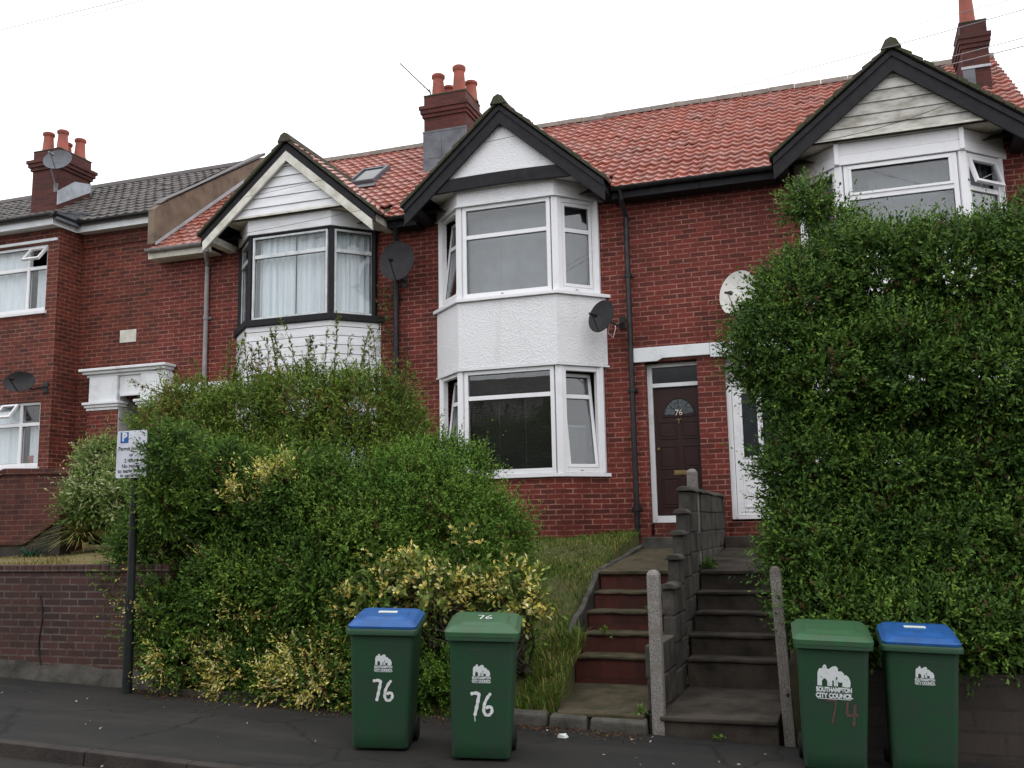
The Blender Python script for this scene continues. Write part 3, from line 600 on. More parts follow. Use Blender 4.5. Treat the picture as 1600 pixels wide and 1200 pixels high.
# ---------------------------------------------------------------- number 76 (white pebbledash bay)
PW78, PW76, PW74 = -11.47, -6.5, -1.70
def lowerbay_mats(): pass
def bay(h, cx, style):
    A, B, C, D = plan(cx); zl0, zl1, zu0, zu1, zt = 2.55, 4.13, 5.26, 6.72, 6.985
    b = MB(); bay_solid(b, cx, 1.2, 2.49, .0); b.build('bay_base', 'brick', h)
    if style == 'render':
        b = MB(); bay_solid(b, cx, 2.493, 2.545, .045); b.build('window_sill', 'upvc', h, bevel=.006)
        b = MB(); bay_solid(b, cx, 4.165, 5.20, .05); b.build('bay_wall', 'render_white', h, bevel=.012)
        b = MB(); bay_solid(b, cx, 4.135, 4.163, .065); b.build('drip_mould', 'white_paint', h)
        b = MB(); bay_solid(b, cx, 5.203, 5.255, .10); b.build('window_sill', 'upvc', h, bevel=.006)
        b = MB(); bay_solid(b, cx, 6.75, zt-.004, .05); b.build('bay_frieze', 'render_white', h, bevel=.01)
        b = MB(); bay_solid(b, cx, 6.723, 6.747, .07); b.build('drip_mould', 'white_paint', h)
        fm = 'upvc'; pm = 'upvc'
    elif style == 'board':
        b = MB(); bay_solid(b, cx, 2.493, 2.545, .045); b.build('window_sill', 'upvc', h)
        b = MB(); z = 4.0
        while z < 5.12: bay_solid(b, cx, z, min(z+.142, 5.14), .045); z += .15
        b.build('bay_wall', 'cladding', h, bevel=.006)
        b = MB(); bay_solid(b, cx, 3.99, 5.139, .036); b.build('bay_core', 'gasket', h)
        b = MB(); bay_solid(b, cx, 5.143, 5.255, .095); b.build('window_sill', 'black_paint', h, bevel=.012)
        b = MB(); bay_solid(b, cx, 6.72, zt-.004, .06); b.build('bay_frieze', 'cladding', h, bevel=.01)
        b = MB(); bay_solid(b, cx, 6.69, 6.717, .03); b.build('window_head', 'black_paint', h)
        fm = 'alu'; pm = 'black_paint'
    else:
        b = MB(); bay_solid(b, cx, 2.493, 2.545, .045); b.build('window_sill', 'upvc', h)
        b = MB(); bay_solid(b, cx, 4.165, 5.20, .04); b.build('bay_wall', 'cladding', h, bevel=.01)
        b = MB(); bay_solid(b, cx, 5.203, 5.255, .09); b.build('window_sill', 'upvc', h, bevel=.006)
        b = MB(); bay_solid(b, cx, 6.60, 6.74, .05); bay_solid(b, cx, 6.747, 6.912, .035)
        k = .08
        for P in plan(cx, .055)[1:3]: b.box(P[0]-.03, P[0]+.03, P[1]-.012, P[1]+.05, 6.61, 6.91)
        b.build('bay_frieze', 'upvc', h, bevel=.006)
        fm = 'upvc'; pm = 'upvc'; zu1 = 6.59
    s = .062
    g = .075 if style != 'board' else .06
    def inset(P, Q, a, c):
        d = Vector((Q[0]-P[0], Q[1]-P[1])); L = d.length; d.normalize(); return (P[0]+d.x*a, P[1]+d.y*a), (Q[0]-d.x*c, Q[1]-d.y*c)
    for z0, z1, lev in ((zl0, zl1, 0), (zu0, zu1, 1)):
        bay_corner_posts(h, pm if lev or style != 'board' else 'upvc', cx, z0-.006, z1+.006, s=.05 if style != 'board' else .045)
        gl = 'glass' if style != 'board' else 'glass_plain'
        f0 = inset(B, C, .055, .055); l0 = inset(A, B, .075, .055); r0 = inset(C, D, .055, .075)
        tr = z0+(.64 if style != 'board' else .74)*(z1-z0)+.0
        if style == 'render' and lev: tr = z0+.665*(z1-z0)
        if style == 'render' and not lev: tr = z0+.735*(z1-z0)
        wk = dict(fm=fm, gm=gl)
        if style == 'render':
            wf = window(h, *f0, z0, z1, trans=tr, w=.06, **wk); wl = window(h, *l0, z0, z1, trans=tr, sash=('in', 7), w=.05, label='window tilted open inwards', **wk)
            wr = window(h, *r0, z0, z1, trans=tr-.01, sash=('in', 0 if lev else 7), w=.07, label=None if lev else 'window tilted open inwards', **wk)
            fr = Fr(*f0)
            if lev:
                for w_, q in ((wf, f0), (wr, r0)):
                    fq = Fr(*q); bb = MB(); fq.box(bb, -.0 if q is f0 else .02, fq.L-.0, -.30, -.29, z0, z1)
                    for t in (.37, .67): fq.box(bb, fq.L*t-.004, fq.L*t+.004, -.289, -.285, z0, z1)
                    bb.build('blind', 'blind', w_)
            else:
                slats(fr, wf, .02, fr.L-.02, z0+.03, z1-.05); fq = Fr(*r0); slats(fq, wr, .1, fq.L-.1, z0+.02, z1-.85, n=-.30, m='blind', pitch=.03, tilt=60)
            b = MB()
            for q in (f0, r0):
                fq = Fr(*q); u = fq.L*.45; fq.box(b, u-.02, u+.02, .021, .024, z0+.03, z0+.04)
            b.build('drain_slots', 'gasket', wf)
        elif style == 'board':
            ww = dict(w=.034, bottom_w=.04, **wk)
            wf = window(h, *f0, z0, z1-.04, trans=tr, **ww); wl = window(h, *l0, z0, z1-.04, trans=tr, **ww); wr = window(h, *r0, z0, z1-.04, trans=tr-.02, **ww)
            for w_, q in ((wf, f0), (wr, r0), (wl, l0)):
                fq = Fr(*q)
                if q is r0: curtain(fq, w_, -.05, fq.L*.95, z0, z1-.05, -.13, per=.13, amp=.02)
                elif q is l0: curtain(fq, w_, .1, fq.L, z0, z1-.05, -.2, m='blind')
                else: curtain(fq, w_, .05, fq.L*.52, z0, z1-.05, -.13, per=.11); curtain(fq, w_, fq.L*.5, fq.L, z0, z1-.05, -.17, per=.2, amp=.03)
        else:
            wf = window(h, *f0, z0, z1, trans=tr+.02, w=.06, **wk); wl = window(h, *l0, z0, z1, trans=tr, w=.06, **wk); wr = window(h, *r0, z0, z1, trans=tr, w=.06, top_open=16, **wk)
            b = MB(); fq = Fr(*f0)
            for zz in (tr+.052, z1-.06): fq.box(b, .06, fq.L-.06, -.04, .03, zz-.0, zz+.035)
            for uu in (.06, fq.L-.1): fq.box(b, uu, uu+.04, -.04, .0285, tr+.088, z1-.062)
            b.build('sash', fm, wf, bevel=.003)
            fl = Fr(*l0); curtain(fl, wl, .05, fl.L, z0, z1, -.15, m='blind', per=.12); fl = Fr(*r0); curtain(fl, wr, .05, fl.L, z0, z1, -.15, m='blind', per=.12)
            curtain(fq, wf, .0, fq.L, z0, z1, -.28, m='blind', per=.5, amp=.02)
def drainpipe(h, pts, m, r=.038, br=True):
    b = MB(); b.tube(pts, r, 10)
    x, y, zt = pts[-2]; z = pts[-1][2]+.4
    while z < zt-.2 and br:
        b.tube([(x, y, z), (x, y, z+.06)], r+.012, 10); b.box(x-.08, x+.08, y+.03, y+.048, z+.01, z+.05); z += 1.75
    return b.build('drainpipe', m, h, smooth=True)
H76 = thing('terraced_house', (-4.1, YF, 1.5), 'red brick terraced house with white pebbledash bay, black bargeboards and brown door numbered 76', 'house', 'terraced houses in the row')
H74 = thing('terraced_house', (.7, YF, 1.5), 'red brick terraced house behind the tall hedge, with weathered boarded gable and white plastic door', 'house', 'terraced houses in the row')
H78 = thing('terraced_house', (-9, YF, 1.5), 'red brick terraced house with white boarded bay, black sill, net curtains and roof window', 'house', 'terraced houses in the row')
H80 = thing('terraced_house', (-15, YF, 1.5), 'taller red brick house with dark tiled roof, projecting front and white pillared porch', 'house', 'terraced houses in the row')
CX78, CX76, CX74 = -8.42, -4.625, 1.0
DZ0, DZ1 = 1.80, 4.17
facade(PW76, PW74-.0, 1.2, 6.86, [(CX76-1.25, CX76+1.25, 2.45, 6.9-.05), (-2.67, -1.905, 1.62, DZ1)]).build('wall', 'brick', H76)
facade(PW74, 2.8, 1.2, 6.86, [(CX74-1.25, CX74+1.25, 2.45, 6.85), (-1.515, -.60, 1.62, DZ1)]).build('wall', 'brick', H74)
facade(PW78, PW76, 1.2, 6.86, [(CX78-1.25, CX78+1.25, 2.45, 6.85), (-11.1, -10.25, 1.62, DZ1)]).build('wall', 'brick', H78)
bay(H76, CX76, 'render'); bay(H78, CX78, 'board'); bay(H74, CX74, 'pvc')
interior(H76, PW76+.15, PW74-.9, 1.9, 4.65, 6.84); interior(H74, PW74+1.3, 2.5, 1.9, 4.65, 6.84); interior(H78, PW78+1.4, PW76-.15, 1.9, 4.65, 6.84)
r76 = main_roof(H76, PW76, PW74, (CX76,)); r74 = main_roof(H74, PW74, 2.86, (CX74,)); r78 = main_roof(H78, PW78+.05, PW76, (CX78,))
gable(H76, CX76, 8.22, 6.80, 1.59, 'black_paint', 'render', 6.985)
gable(H78, CX78+.03, 8.18, 6.78, 1.62, 'black_paint', 'cladding', 6.985, inner='cream')
gable(H74, CX74, 8.07, 6.78, 1.60, 'black_paint', 'cladding_old', 6.92)
for h, x0, x1 in ((H76, CX76+1.61, PW74), (H74, PW74, CX74-1.62), (H76, PW76, CX76-1.61), (H78, CX78+1.66, PW76), (H74, CX74+1.62, 3.0)): gutter(h, x0+.004, x1-.004, 13.62, 6.80, 'black_plastic')
gutter(H78, PW78-.02, CX78-1.74, 13.62, 6.80, 'grey_plastic', 'cream')
# side and back walls close the shells
for h, x0, x1 in ((H76, PW76, PW74), (H74, PW74, 2.8), (H78, PW78, PW76)):
    b = MB(); b.box(x0+.02, x1-.02, 20.1, 20.3, 1.2, 6.75); b.build('rear_wall', 'brick_dark', h)
b = MB(); b.prism([(YF+.26, 1.2), (20.3, 1.2), (20.3, 6.75), (YR, ZR-.1), (YF+.26, 7.0)], 2.6, 2.795, 'x'); b.build('side_wall', 'brick_dark', H74)
H72 = thing('terraced_house', (5, YF+.3, 1.5), 'red brick house at the right edge, only its wall showing past the hedge', 'house', 'terraced houses in the row')
facade(2.82, 8, 1.2, 6.2, [], YF+.02).build('wall', 'brick', H72)
# lintel over both doors
def lintel(h, x0, x1, label=None):
    b = MB(); b.prism([(x0, 4.17), (x0+.36, 4.17), (x0+.44, 4.21), (x1-.1, 4.21), (x1, 4.21), (x1, 4.385), (x0, 4.385)], YF-.05, YF+.2, 'y'); return b.build('lintel', 'white_paint', h, bevel=.008, label=label)
lintel(H76, -2.835, PW74-.002)
b = MB(); b.prism([(PW74+.002, 4.17), (-.55, 4.17), (-.55, 4.385), (PW74+.002, 4.385)], YF-.05, YF+.2, 'y'); b.build('lintel', 'white_paint', H74, bevel=.008)
lintel(H78, -11.3, -9.95)
# recesses behind the doors
def porch_box(h, x0, x1, m='grey_wall'):
    b = MB(); b.box(x0-.12, x0, YF+.252, YF+.7, 1.6, 4.3); b.box(x1, x1+.12, YF+.252, YF+.7, 1.6, 4.3); b.box(x0-.12, x1+.12, YF+.7, YF+.8, 1.6, 4.3); b.box(x0-.12, x1+.12, YF+.252, YF+.8, 4.302, 4.4); b.box(x0, x1, YF+.005, YF+.7, 1.5, 1.62)
    b.build('porch_lining', m, h)
for h, x0, x1 in ((H76, -2.66, -1.79), (H74, -1.515, -.60), (H78, -11.1, -10.25)): porch_box(h, x0, x1)
# threshold bricks and sills
for h, x0, x1, zt in ((H76, -2.62, -1.9, 1.79), (H74, -1.52, -.58, 1.80)):
    b = MB(); b.box(x0, x1, YF-.03, YF+.22, 1.45, zt); b.build('door_step', 'brick_dark', h, bevel=.01)
# brown door 76
yd = YF+.19; x0, x1 = at(1016, 700, yd).x, -1.80
b = MB(); b.box(x0, x0+.075, yd-.05, yd+.05, 1.8, 4.16); b.box(x1-.075, x1, yd-.05, yd+.05, 1.8, 4.16); b.box(x0+.075, x1-.075, yd-.05, yd+.05, 4.10, 4.16)
b.box(x0+.075, x1-.075, yd-.05, yd+.05, 3.80, 3.86); b.box(x0+.075, x1-.075, yd-.07, yd+.05, 1.8, 1.90)
dfr = b.build('door_frame', 'white_paint', H76, bevel=.006); b = MB(); b.box(x0+.076, x1-.076, yd, yd+.012, 3.861, 4.099); b.build('fanlight', 'dark_glass', dfr)
# door spans behind the pier a little: x from -2.52 to -1.79
dx0 = x0+.076; dx1 = 2*at(1061, 650, yd).x-dx0; dz0, dz1 = 1.905, 3.798
def panel_door(h, dx0, dx1, dz0, dz1, y, m):
    b = MB(); b.box(dx0, dx1, y, y+.045, dz0, dz1)
    return b
b = panel_door(H76, dx0, dx1, dz0, dz1, yd, 'door_brown'); W_ = dx1-dx0; cxm = (dx0+dx1)/2
for (za, zb) in ((dz0+.12, dz0+.55), (dz0+.68, dz0+1.02), (dz0+1.12, dz0+1.38)):
    for (xa, xb) in ((dx0+.07, cxm-.035), (cxm+.035, dx1-.07)):
        # raised moulding ring and raised field
        for q in ((xa, xb, za, za+.016), (xa, xb, zb-.016, zb), (xa, xa+.016, za+.016, zb-.016), (xb-.016, xb, za+.016, zb-.016)): b.box(q[0], q[1], y0 if False else yd-.010, yd-.001, q[2], q[3])
        b.box(xa+.04, xb-.04, yd-.007, yd-.001, za+.04, zb-.04)
door = b.build('door', 'door_brown', H76, bevel=.004)
fz = dz0+1.47; R = .215
for k in range(4):
    a0, a1 = math.radians(4+k*43+0), math.radians(4+k*43+39); pts = []
    r0 = .075
    for i in range(7): a = a0+(a1-a0)*i/6; pts.append((cxm-R*math.cos(a), fz+R*1.12*math.sin(a)))
    for i in range(5): a = a1-(a1-a0)*i/4; pts.append((cxm-r0*math.cos(a), fz+r0*math.sin(a)))
    b = MB(); b.prism(pts, yd-.006, yd-.001, 'y'); b.build('fan_pane', 'obscure', door)
b = MB(); n = 20
for i in range(n):
    a, c = math.pi*i/n, math.pi*(i+1)/n
    b.prism([(cxm-(R+.01)*math.cos(a), fz+(R+.01)*1.12*math.sin(a)), (cxm-(R+.028)*math.cos(a), fz+(R+.028)*1.1*math.sin(a)), (cxm-(R+.028)*math.cos(c), fz+(R+.028)*1.1*math.sin(c)), (cxm-(R+.01)*math.cos(c), fz+(R+.01)*1.12*math.sin(c))], yd-.014, yd-.001, 'y')
b.box(cxm-R-.028, cxm+R+.028, yd-.0135, yd-.001, fz-.02, fz-.004); b.build('fan_moulding', 'door_brown', door)
b = MB(); b.box(cxm-.105, cxm+.105, yd-.012, yd-.001, dz0+.585, dz0+.655); b.box(cxm-.08, cxm+.08, yd-.018, yd-.0125, dz0+.598, dz0+.640); b.build('letterbox', 'brass', door, bevel=.004)
b = MB(); b.tube([(cxm, yd-.01, dz0+1.40), (cxm, yd-.035, dz0+1.40)], .012, 8); b.box(cxm-.03, cxm+.03, yd-.03, yd-.01, dz0+1.395, dz0+1.41); b.tube([(cxm, yd-.03, dz0+1.40), (cxm, yd-.03, dz0+1.345)], .008, 6); b.build('door_knocker', 'brass', door)
text_obj('door_number', '76', .115, 'white_digit', door, Matrix.Translation(PINV(H76) @ Vector((cxm, yd-.018, fz+.035))) @ Matrix.Rotation(math.pi/2, 4, 'X'), bold=.002)
b = MB(); b.tube([(dx0+.055, yd-.03, dz0+.98), (dx0+.055, yd, dz0+.98)], .02, 10); b.build('lock', 'brass', door)
# white door 74
yd = YF+.17
x0, x1 = -1.513, -.602; b = MB(); b.box(x0, x0+.075, yd-.1, yd-.02, 1.83, 3.80); b.box(x1-.075, x1, yd-.1, yd-.02, 1.83, 3.80); b.box(x0+.075, x1-.075, yd-.1, yd-.02, 3.73, 3.80); b.box(x0+.075, x1-.075, yd-.12, yd-.02, 1.83, 1.88)
f74 = b.build('door_frame', 'upvc', H74, bevel=.006); b = MB(); b.box(x0, x1, yd-.08, yd-.03, 3.803, 4.168); b.build('over_panel', 'grey_wall', f74)
b = MB(); dx0, dx1 = x0+.08, x1-.08; b.box(dx0, dx1, yd-.085, yd-.04, 1.885, 3.725); y_ = yd-.085
b.box(dx0+.10, dx1-.10, y_-.008, y_-.001, 1.93, 1.955)
for (xa, xb, za, zb) in ((dx0+.13, dx0+.34, 2.72, 3.62), (dx1-.34, dx1-.13, 2.72, 3.62), (dx0+.13, dx1-.13, 2.02, 2.46)):
    for q in ((xa-.03, xb+.03, za-.03, za), (xa-.03, xb+.03, zb, zb+.03), (xa-.03, xa, za, zb), (xb, xb+.03, za, zb)): b.box(q[0], q[1], y_-.012, y_-.001, q[2], q[3])
d74 = b.build('door', 'upvc', H74, bevel=.005)
for (xa, xb) in ((dx0+.13, dx0+.34), (dx1-.34, dx1-.13)): b = MB(); b.box(xa, xb, y_-.006, y_-.001, 2.72, 3.62); b.build('door_pane', 'dark_glass', d74)
b = MB(); cm = (dx0+dx1)/2; b.box(cm-.15, cm+.15, y_-.012, y_-.001, 2.56, 2.64); b.build('letterbox', 'metal', d74, bevel=.004)
b = MB(); b.box(cm-.125, cm+.125, y_-.018, y_-.0125, 2.575, 2.625); b.build('letter_flap', 'upvc', d74)
# door 78
b = MB(); b.box(-11.098, -11.02, yd-.05, yd+.05, 1.8, 4.16); b.box(-10.33, -10.252, yd-.05, yd+.05, 1.8, 4.16); b.box(-11.02, -10.33, yd-.04, yd+.05, 1.8, 4.155); b.build('door', 'upvc', H78, bevel=.005)
# pipes
drainpipe(H76, [(-2.87, 13.63, 6.78), (-2.87, 13.66, 6.62), (-2.86, 13.93, 6.45), (-2.86, 13.94, 1.62)][0:3]+[(-2.86, 13.94, 6.4), (-2.86, 13.94, 1.58)], 'black_plastic')
drainpipe(H78, [(CX78-1.80, 13.62, 6.76), (CX78-1.80, 13.63, 6.66), (CX78-1.86-.12, 13.9, 6.55), (CX78-2.0, 13.94, 6.45), (CX78-2.0, 13.94, 1.6)], 'grey_plastic', .04)
drainpipe(H78, [(-6.6, 13.66, 6.72), (-6.7, 13.9, 6.5), (-6.72, 13.93, 6.3), (-6.72, 13.93, 1.6)], 'black_plastic', .045)
# ---- chimneys
c2 = chimney(H76, -6.90, -6.07, 15.5, 16.25, 7.7, 9.72)
pots(c2, [(-6.70, 15.72, 1.15), (-6.27, 15.70, 1.35), (-6.62, 16.05, .9), (-6.18, 16.08, 1.0)], 9.74, .42, .125)
b = MB(); b.box(-6.915, -6.055, 15.485, 15.499, 7.9, 9.02); b.box(-6.915, -6.901, 15.499, 16.0, 8.0, 9.02); b.build('lead_flashing', 'lead', c2); b = MB(); b.box(-6.925, -6.05, 15.478, 15.4845, 9.0, 9.035); b.box(-6.80, -6.55, 15.478, 15.484, 8.5, 8.99); b.build('flashing_edge', 'lead', c2)
c3 = chimney(H74, 2.18, 2.56, 15.5, 16.25, 7.7, 9.38, cor=.035); pots(c3, [(2.33, 15.72, 1.3)], 9.40, .5, .12)
b = MB(); b.box(2.17, 2.34, 15.485, 15.499, 7.9, 8.62); b.build('lead_flashing', 'lead', c3); b = MB(); b.box(2.15, 2.57, 15.475, 15.484, 8.62, 8.66); b.build('flashing_edge', 'lead_pale', c3)
# roof window on 78
def on_roof(x, y, off): n = Vector((0, -RS, 1)).normalized(); return Vector((x, y, zmain(y)))+n*off
def roof_quad(b, x0, x1, y0, y1, o0, o1):
    v = [on_roof(x, y, o) for o in (o0, o1) for x, y in ((x0, y0), (x1, y0), (x1, y1), (x0, y1))]; b.add(v, [(0, 3, 2, 1), (4, 5, 6, 7), (0, 1, 5, 4), (1, 2, 6, 5), (2, 3, 7, 6), (3, 0, 4, 7)])
b = MB(); X0, X1, Y0, Y1 = -8.35, -7.78, 15.25, 15.93
roof_quad(b, X0, X0+.05, Y0, Y1, 0, .11); roof_quad(b, X1-.05, X1, Y0, Y1, 0, .11); roof_quad(b, X0+.05, X1-.05, Y0, Y0+.05, 0, .108); roof_quad(b, X0+.05, X1-.05, Y1-.05, Y1, 0, .108); rw = b.build('roof_window', 'lead', r78)
b = MB(); roof_quad(b, X0+.02, X0+.05, Y0+.02, Y1-.02, .111, .12); roof_quad(b, X1-.05, X1-.02, Y0+.02, Y1-.02, .111, .12); roof_quad(b, X0+.05, X1-.05, Y0+.02, Y0+.05, .11, .12); roof_quad(b, X0-.06, X1+.06, Y0-.14, Y0-.003, .04, .05); b.build('roof_window_rim', 'metal', r78)
b = MB(); roof_quad(b, X0+.05, X1-.05, Y0+.05, Y1-.05, .08, .09); b.build('roof_window_pane', M['glass_roof'] if 'glass_roof' in M else 'dark_glass', r78)
# ---------------------------------------------------------------- the left house
XR, XC, YP = PW78, -13.26, 13.42
facade(XC-.002, XR, 1.2, 7.5, [(-12.12, -11.69, 1.6, 4.2)]).build('wall', 'brick_dark', H80)
WU = (-19.0, -13.52, 5.84, 7.12); WL = (-19.0, -13.50, 3.02, 4.16)
wins = [(-15.9, -13.52, 5.84, 7.10), (-15.9, -13.50, 3.00, 4.17)]
facade(-19, XC, 1.2, 7.45, wins, YP, .24).build('front_wall', 'brick_dark', H80)
b = MB(); b.box(XC-.24, XC, YP+.243, YF-.003, 1.2, 7.45); b.build('return_wall', 'brick_dark', H80)
interior(H80, -18.7, XC-.26, 1.9, 4.75, 7.44, 17, YP+.25)
for (a, c, d, e), up in zip(wins, (1, 0)):
    w = window(H80, (a, YP+.06), (c, YP+.06), d, e, trans=d+(e-d)*.66, split=.80 if up else .80, w=.05, top_open=38 if up else None, gm='glass_plain')
    fr = Fr((a, YP+.06), (c, YP+.06)); curtain(fr, w, .05, fr.L*.78, d, e, -.12, per=.3, amp=.015); curtain(fr, w, fr.L*.84, fr.L-.1, d, e-.4, -.14, per=.12, amp=.02)
    b = MB(); b.box(a-.04, c+.04, YP-.05, YP+.1, d-.06, d-.003); b.build('window_sill', 'white_paint', H80, bevel=.006)
    if not up:
        T = None
if True:   # open top light of the lower window
    fr = Fr((-15.9, YP+.06), (-13.5, YP+.06)); b = MB(); T = tilt_T('out', 1.5, 1.92, 3.8, 4.12, 38); ring(fr, b, 1.50, 1.87, 3.80, 4.12, .04, .02, .06, T); b.build('sash', 'upvc', w); pane(fr, w, 1.54, 1.83, 3.84, 4.08, .03, T)
b = MB(); b.box(-15.9, -13.3, YP-.035, YP-.002, 7.13, 7.18); b.build('window_hood', 'white_paint', H80)
RS8 = .64; ZE8, YE8 = 7.56, 13.72; ZR8 = ZE8+RS8*(YR-YE8)
def keep_a(p): return (p[:, 0] < XR-.02) & (p[:, 0] > XC)
roof80 = tile_sheet('roof', (XC-.1, YE8-.06, ZE8-.03), (1, 0, 0), (0, 1, RS8), XR-XC+.1, math.hypot(YR-YE8, ZR8-ZE8), keep_a, 'tile_dark', H80, tw=.21, tl=.3)
yp = YP-.25; ym = 14.1; s2 = (ZE8+RS8*(ym-YE8)-ZE8)/(ym-yp)
tile_sheet('roof', (-19, YE8-.06, ZE8-.03), (1, 0, 0), (0, 1, RS8), 19+XC, math.hypot(YR-YE8, ZR8-ZE8), lambda p: (p[:, 0] < XC+.02) & (p[:, 1] > ym-.05), 'tile_dark', H80, tw=.21, tl=.3)
tile_sheet('roof', (-19, yp-.06, ZE8-.03), (1, 0, 0), (0, 1, s2), 19+XC+.15, math.hypot(ym-yp+.05, (ym-yp)*s2), lambda p: p[:, 0] < XC+.16, 'tile_dark', H80, tw=.21, tl=.3)
b = MB(); b.add([(-19, yp, ZE8-.06), (XC, yp, ZE8-.06), (XC, ym, ZE8+RS8*(ym-YE8)-.06), (-19, ym, ZE8+RS8*(ym-YE8)-.06), (XC, YR, ZR8-.06), (-19, YR, ZR8-.06), (XC, YE8, ZE8-.06), (XR, YE8, ZE8-.06), (XR, YR, ZR8-.06)], [(0, 1, 2, 3), (3, 2, 4, 5), (6, 7, 8, 4)]); b.add([(-19, YR, ZR8-.06), (XR, YR, ZR8-.06), (XR, 20.3, 7.2), (-19, 20.3, 7.2)], [(0, 1, 2, 3)]); b.build('roof_deck', 'earth', H80)
b = MB(); b.prism([(yp, ZE8-.12), (YE8, ZE8-.12), (ym, ZE8+RS8*(ym-YE8)-.03), (ym, ZE8+RS8*(ym-YE8)+.03), (yp, ZE8+.02)], XC+.10, XC+.155, 'x'); b.build('valley_lead', 'lead', H80)
r = MB(); x = -19
while x < XR-.05: r.prism([(YR-.12, ZR8-.03), (YR-.07, ZR8+.07), (YR, ZR8+.10), (YR+.07, ZR8+.07), (YR+.12, ZR8-.03)], x+.003, min(x+.45, XR), 'x'); x += .45
r.build('ridge_tiles', 'tile_dark', H80)
gb = MB(); n = 8
def gut(b, x0, x1, y, z, r=.06): b.prism([(y-r*math.cos(math.pi*k/n), z-r*math.sin(math.pi*k/n)) for k in range(n+1)]+[(y-(r-.01)*math.cos(math.pi*k/n), z-(r-.01)*math.sin(math.pi*k/n)) for k in range(n+1)][::-1], x0, x1, 'x')
gut(gb, XC+.12, XR-.0, 13.70, ZE8-.02); gut(gb, -19, XC+.12, yp-.05, ZE8-.02)
gb.prism([(XC+.18-.06*math.cos(math.pi*k/n)-.06, ZE8-.02-.06*math.sin(math.pi*k/n)) for k in range(n+1)]+[(XC+.12-.05*math.cos(math.pi*k/n), ZE8-.02-.05*math.sin(math.pi*k/n)) for k in range(n+1)][::-1], yp-.1, 13.72, 'y'); gb.build('gutter', 'black_plastic', H80)
b = MB(); b.box(XC+.055, XR, 13.765, 13.79, ZE8-.20, ZE8-.01); b.box(-19, XC+.055, yp+.015, yp+.04, ZE8-.20, ZE8-.01); b.box(XC+.03, XC+.053, yp+.042, 13.764, ZE8-.20, ZE8-.01); b.box(XC+.055, XR, 13.792, YF-.003, ZE8-.19, ZE8-.17); b.box(-19, XC+.028, yp+.042, YP-.003, ZE8-.19, ZE8-.17); b.build('fascia', 'white_paint', H80)
b = MB(); b.box(XC+.02, XR, YF-.03, YF-.002, 7.12, 7.19); b.box(XC+.02, XR, YF-.045, YF-.002, 7.192, 7.36); b.build('brick_corbel', 'brick_dark', H80)
# rendered party wall standing above the orange roof
b = MB(); b.prism([(13.62, 6.9), (14.3, 7.2), (17.0, 9.25), (17.0, ZR8+.1), (13.75, ZE8+.10), (13.62, ZE8-.02)], XR-.0, XR+.14, 'x'); b.build('parapet', 'render_tan', H80)
b = MB(); b.prism([(13.9, ZE8+.26), (17.0, ZR8+.14), (17.0, ZR8+.2), (13.75, ZE8+.13)], XR-.03, XR+.17, 'x'); b.build('parapet_coping', 'tile_dark', H80)
b = MB(); b.prism([(13.66, 6.88), (13.66, 6.94), (16.9, 9.5), (16.9, 9.42)], XR+.142, XR+.16, 'x'); b.build('parapet_flashing', 'lead_pale', H80)
c1 = chimney(H80, -15.69, -15.0, 15.06, 15.96, 8.0, 9.78, 'brick_chim', .07); pots(c1, [(-15.5, 15.25, 1.1), (-15.17, 15.3, 1.15), (-15.45, 15.7, .95), (-15.13, 15.75, 1.1)], 9.80, .42, .12)
b = MB(); b.prism([(15.05, 8.55), (15.97, 9.12), (15.97, 9.3), (15.5, 9.2), (15.05, 8.85)], -14.998, -14.985, 'x'); b.build('lead_flashing', 'lead_pale', c1)
# white pillared porch
p = MB(); pl = MB()
pl.box(-12.80, -12.14, 13.80, YF-.003, 1.5, 3.98); pl.box(-11.67, -11.10, 13.80, YF-.003, 1.5, 3.98); pl.build('pilaster', 'brick', H80)
for xa, xb in ((-12.80, -12.14), (-11.67, -11.10)):
    p.box(xa-.02, xb+.02, 13.78, YF-.002, 3.99, 4.04); p.box(xa-.045, xb+.045, 13.75, YF-.002, 4.042, 4.09); p.box(xa-.07, xb+.07, 13.72, YF-.002, 4.092, 4.14); p.box(xa+.02, xb-.02 if xb < -12 else xb, 13.79, YF-.002, 4.142, 4.598)
p.box(-12.15, -11.6, 13.84, YF-.002, 4.27, 4.598); p.box(-12.1, -11.68, 13.80, 13.838, 4.22, 4.27)
p.box(-12.85, -11.14, 13.80, YF-.002, 4.60, 4.65); p.box(-12.9, -11.10, 13.74, YF-.002, 4.652, 4.70); p.box(-12.95, -11.06, 13.69, YF-.002, 4.702, 4.75)
p.build('porch_surround', 'white_paint', H80, bevel=.01)
porch_box(H80, -12.12, -11.69)
b = MB(); b.box(-12.139, -12.115, 13.82, 14.69, 1.62, 4.265); b.build('door_reveal', 'grey_wall', H80)
b = MB(); b.box(-12.31, -11.95, YF-.02, YF-.002, 5.235, 5.47); b.build('date_stone', 'cream', H80, bevel=.02)
text_obj('house_number', '80', .13, 'white_digit', H80, Matrix.Translation(PINV(H80) @ Vector((-12.5, 13.795, 2.97))) @ Matrix.Rotation(math.pi/2, 4, 'X'), bold=.003)
# potted plant on the sill inside the lower window
t = thing('potted_plant', (-13.85, YP+.22, 3.06), 'small plant in a terracotta pot behind the lower window of the left house', 'plant')
b = MB(); b.lathe((-13.85, YP+.22, 3.06), [(.05, 0), (.075, .13), (.08, .13), (.08, .16), (.07, .16)], 12); b.build('pot', 'pot', t, smooth=True)
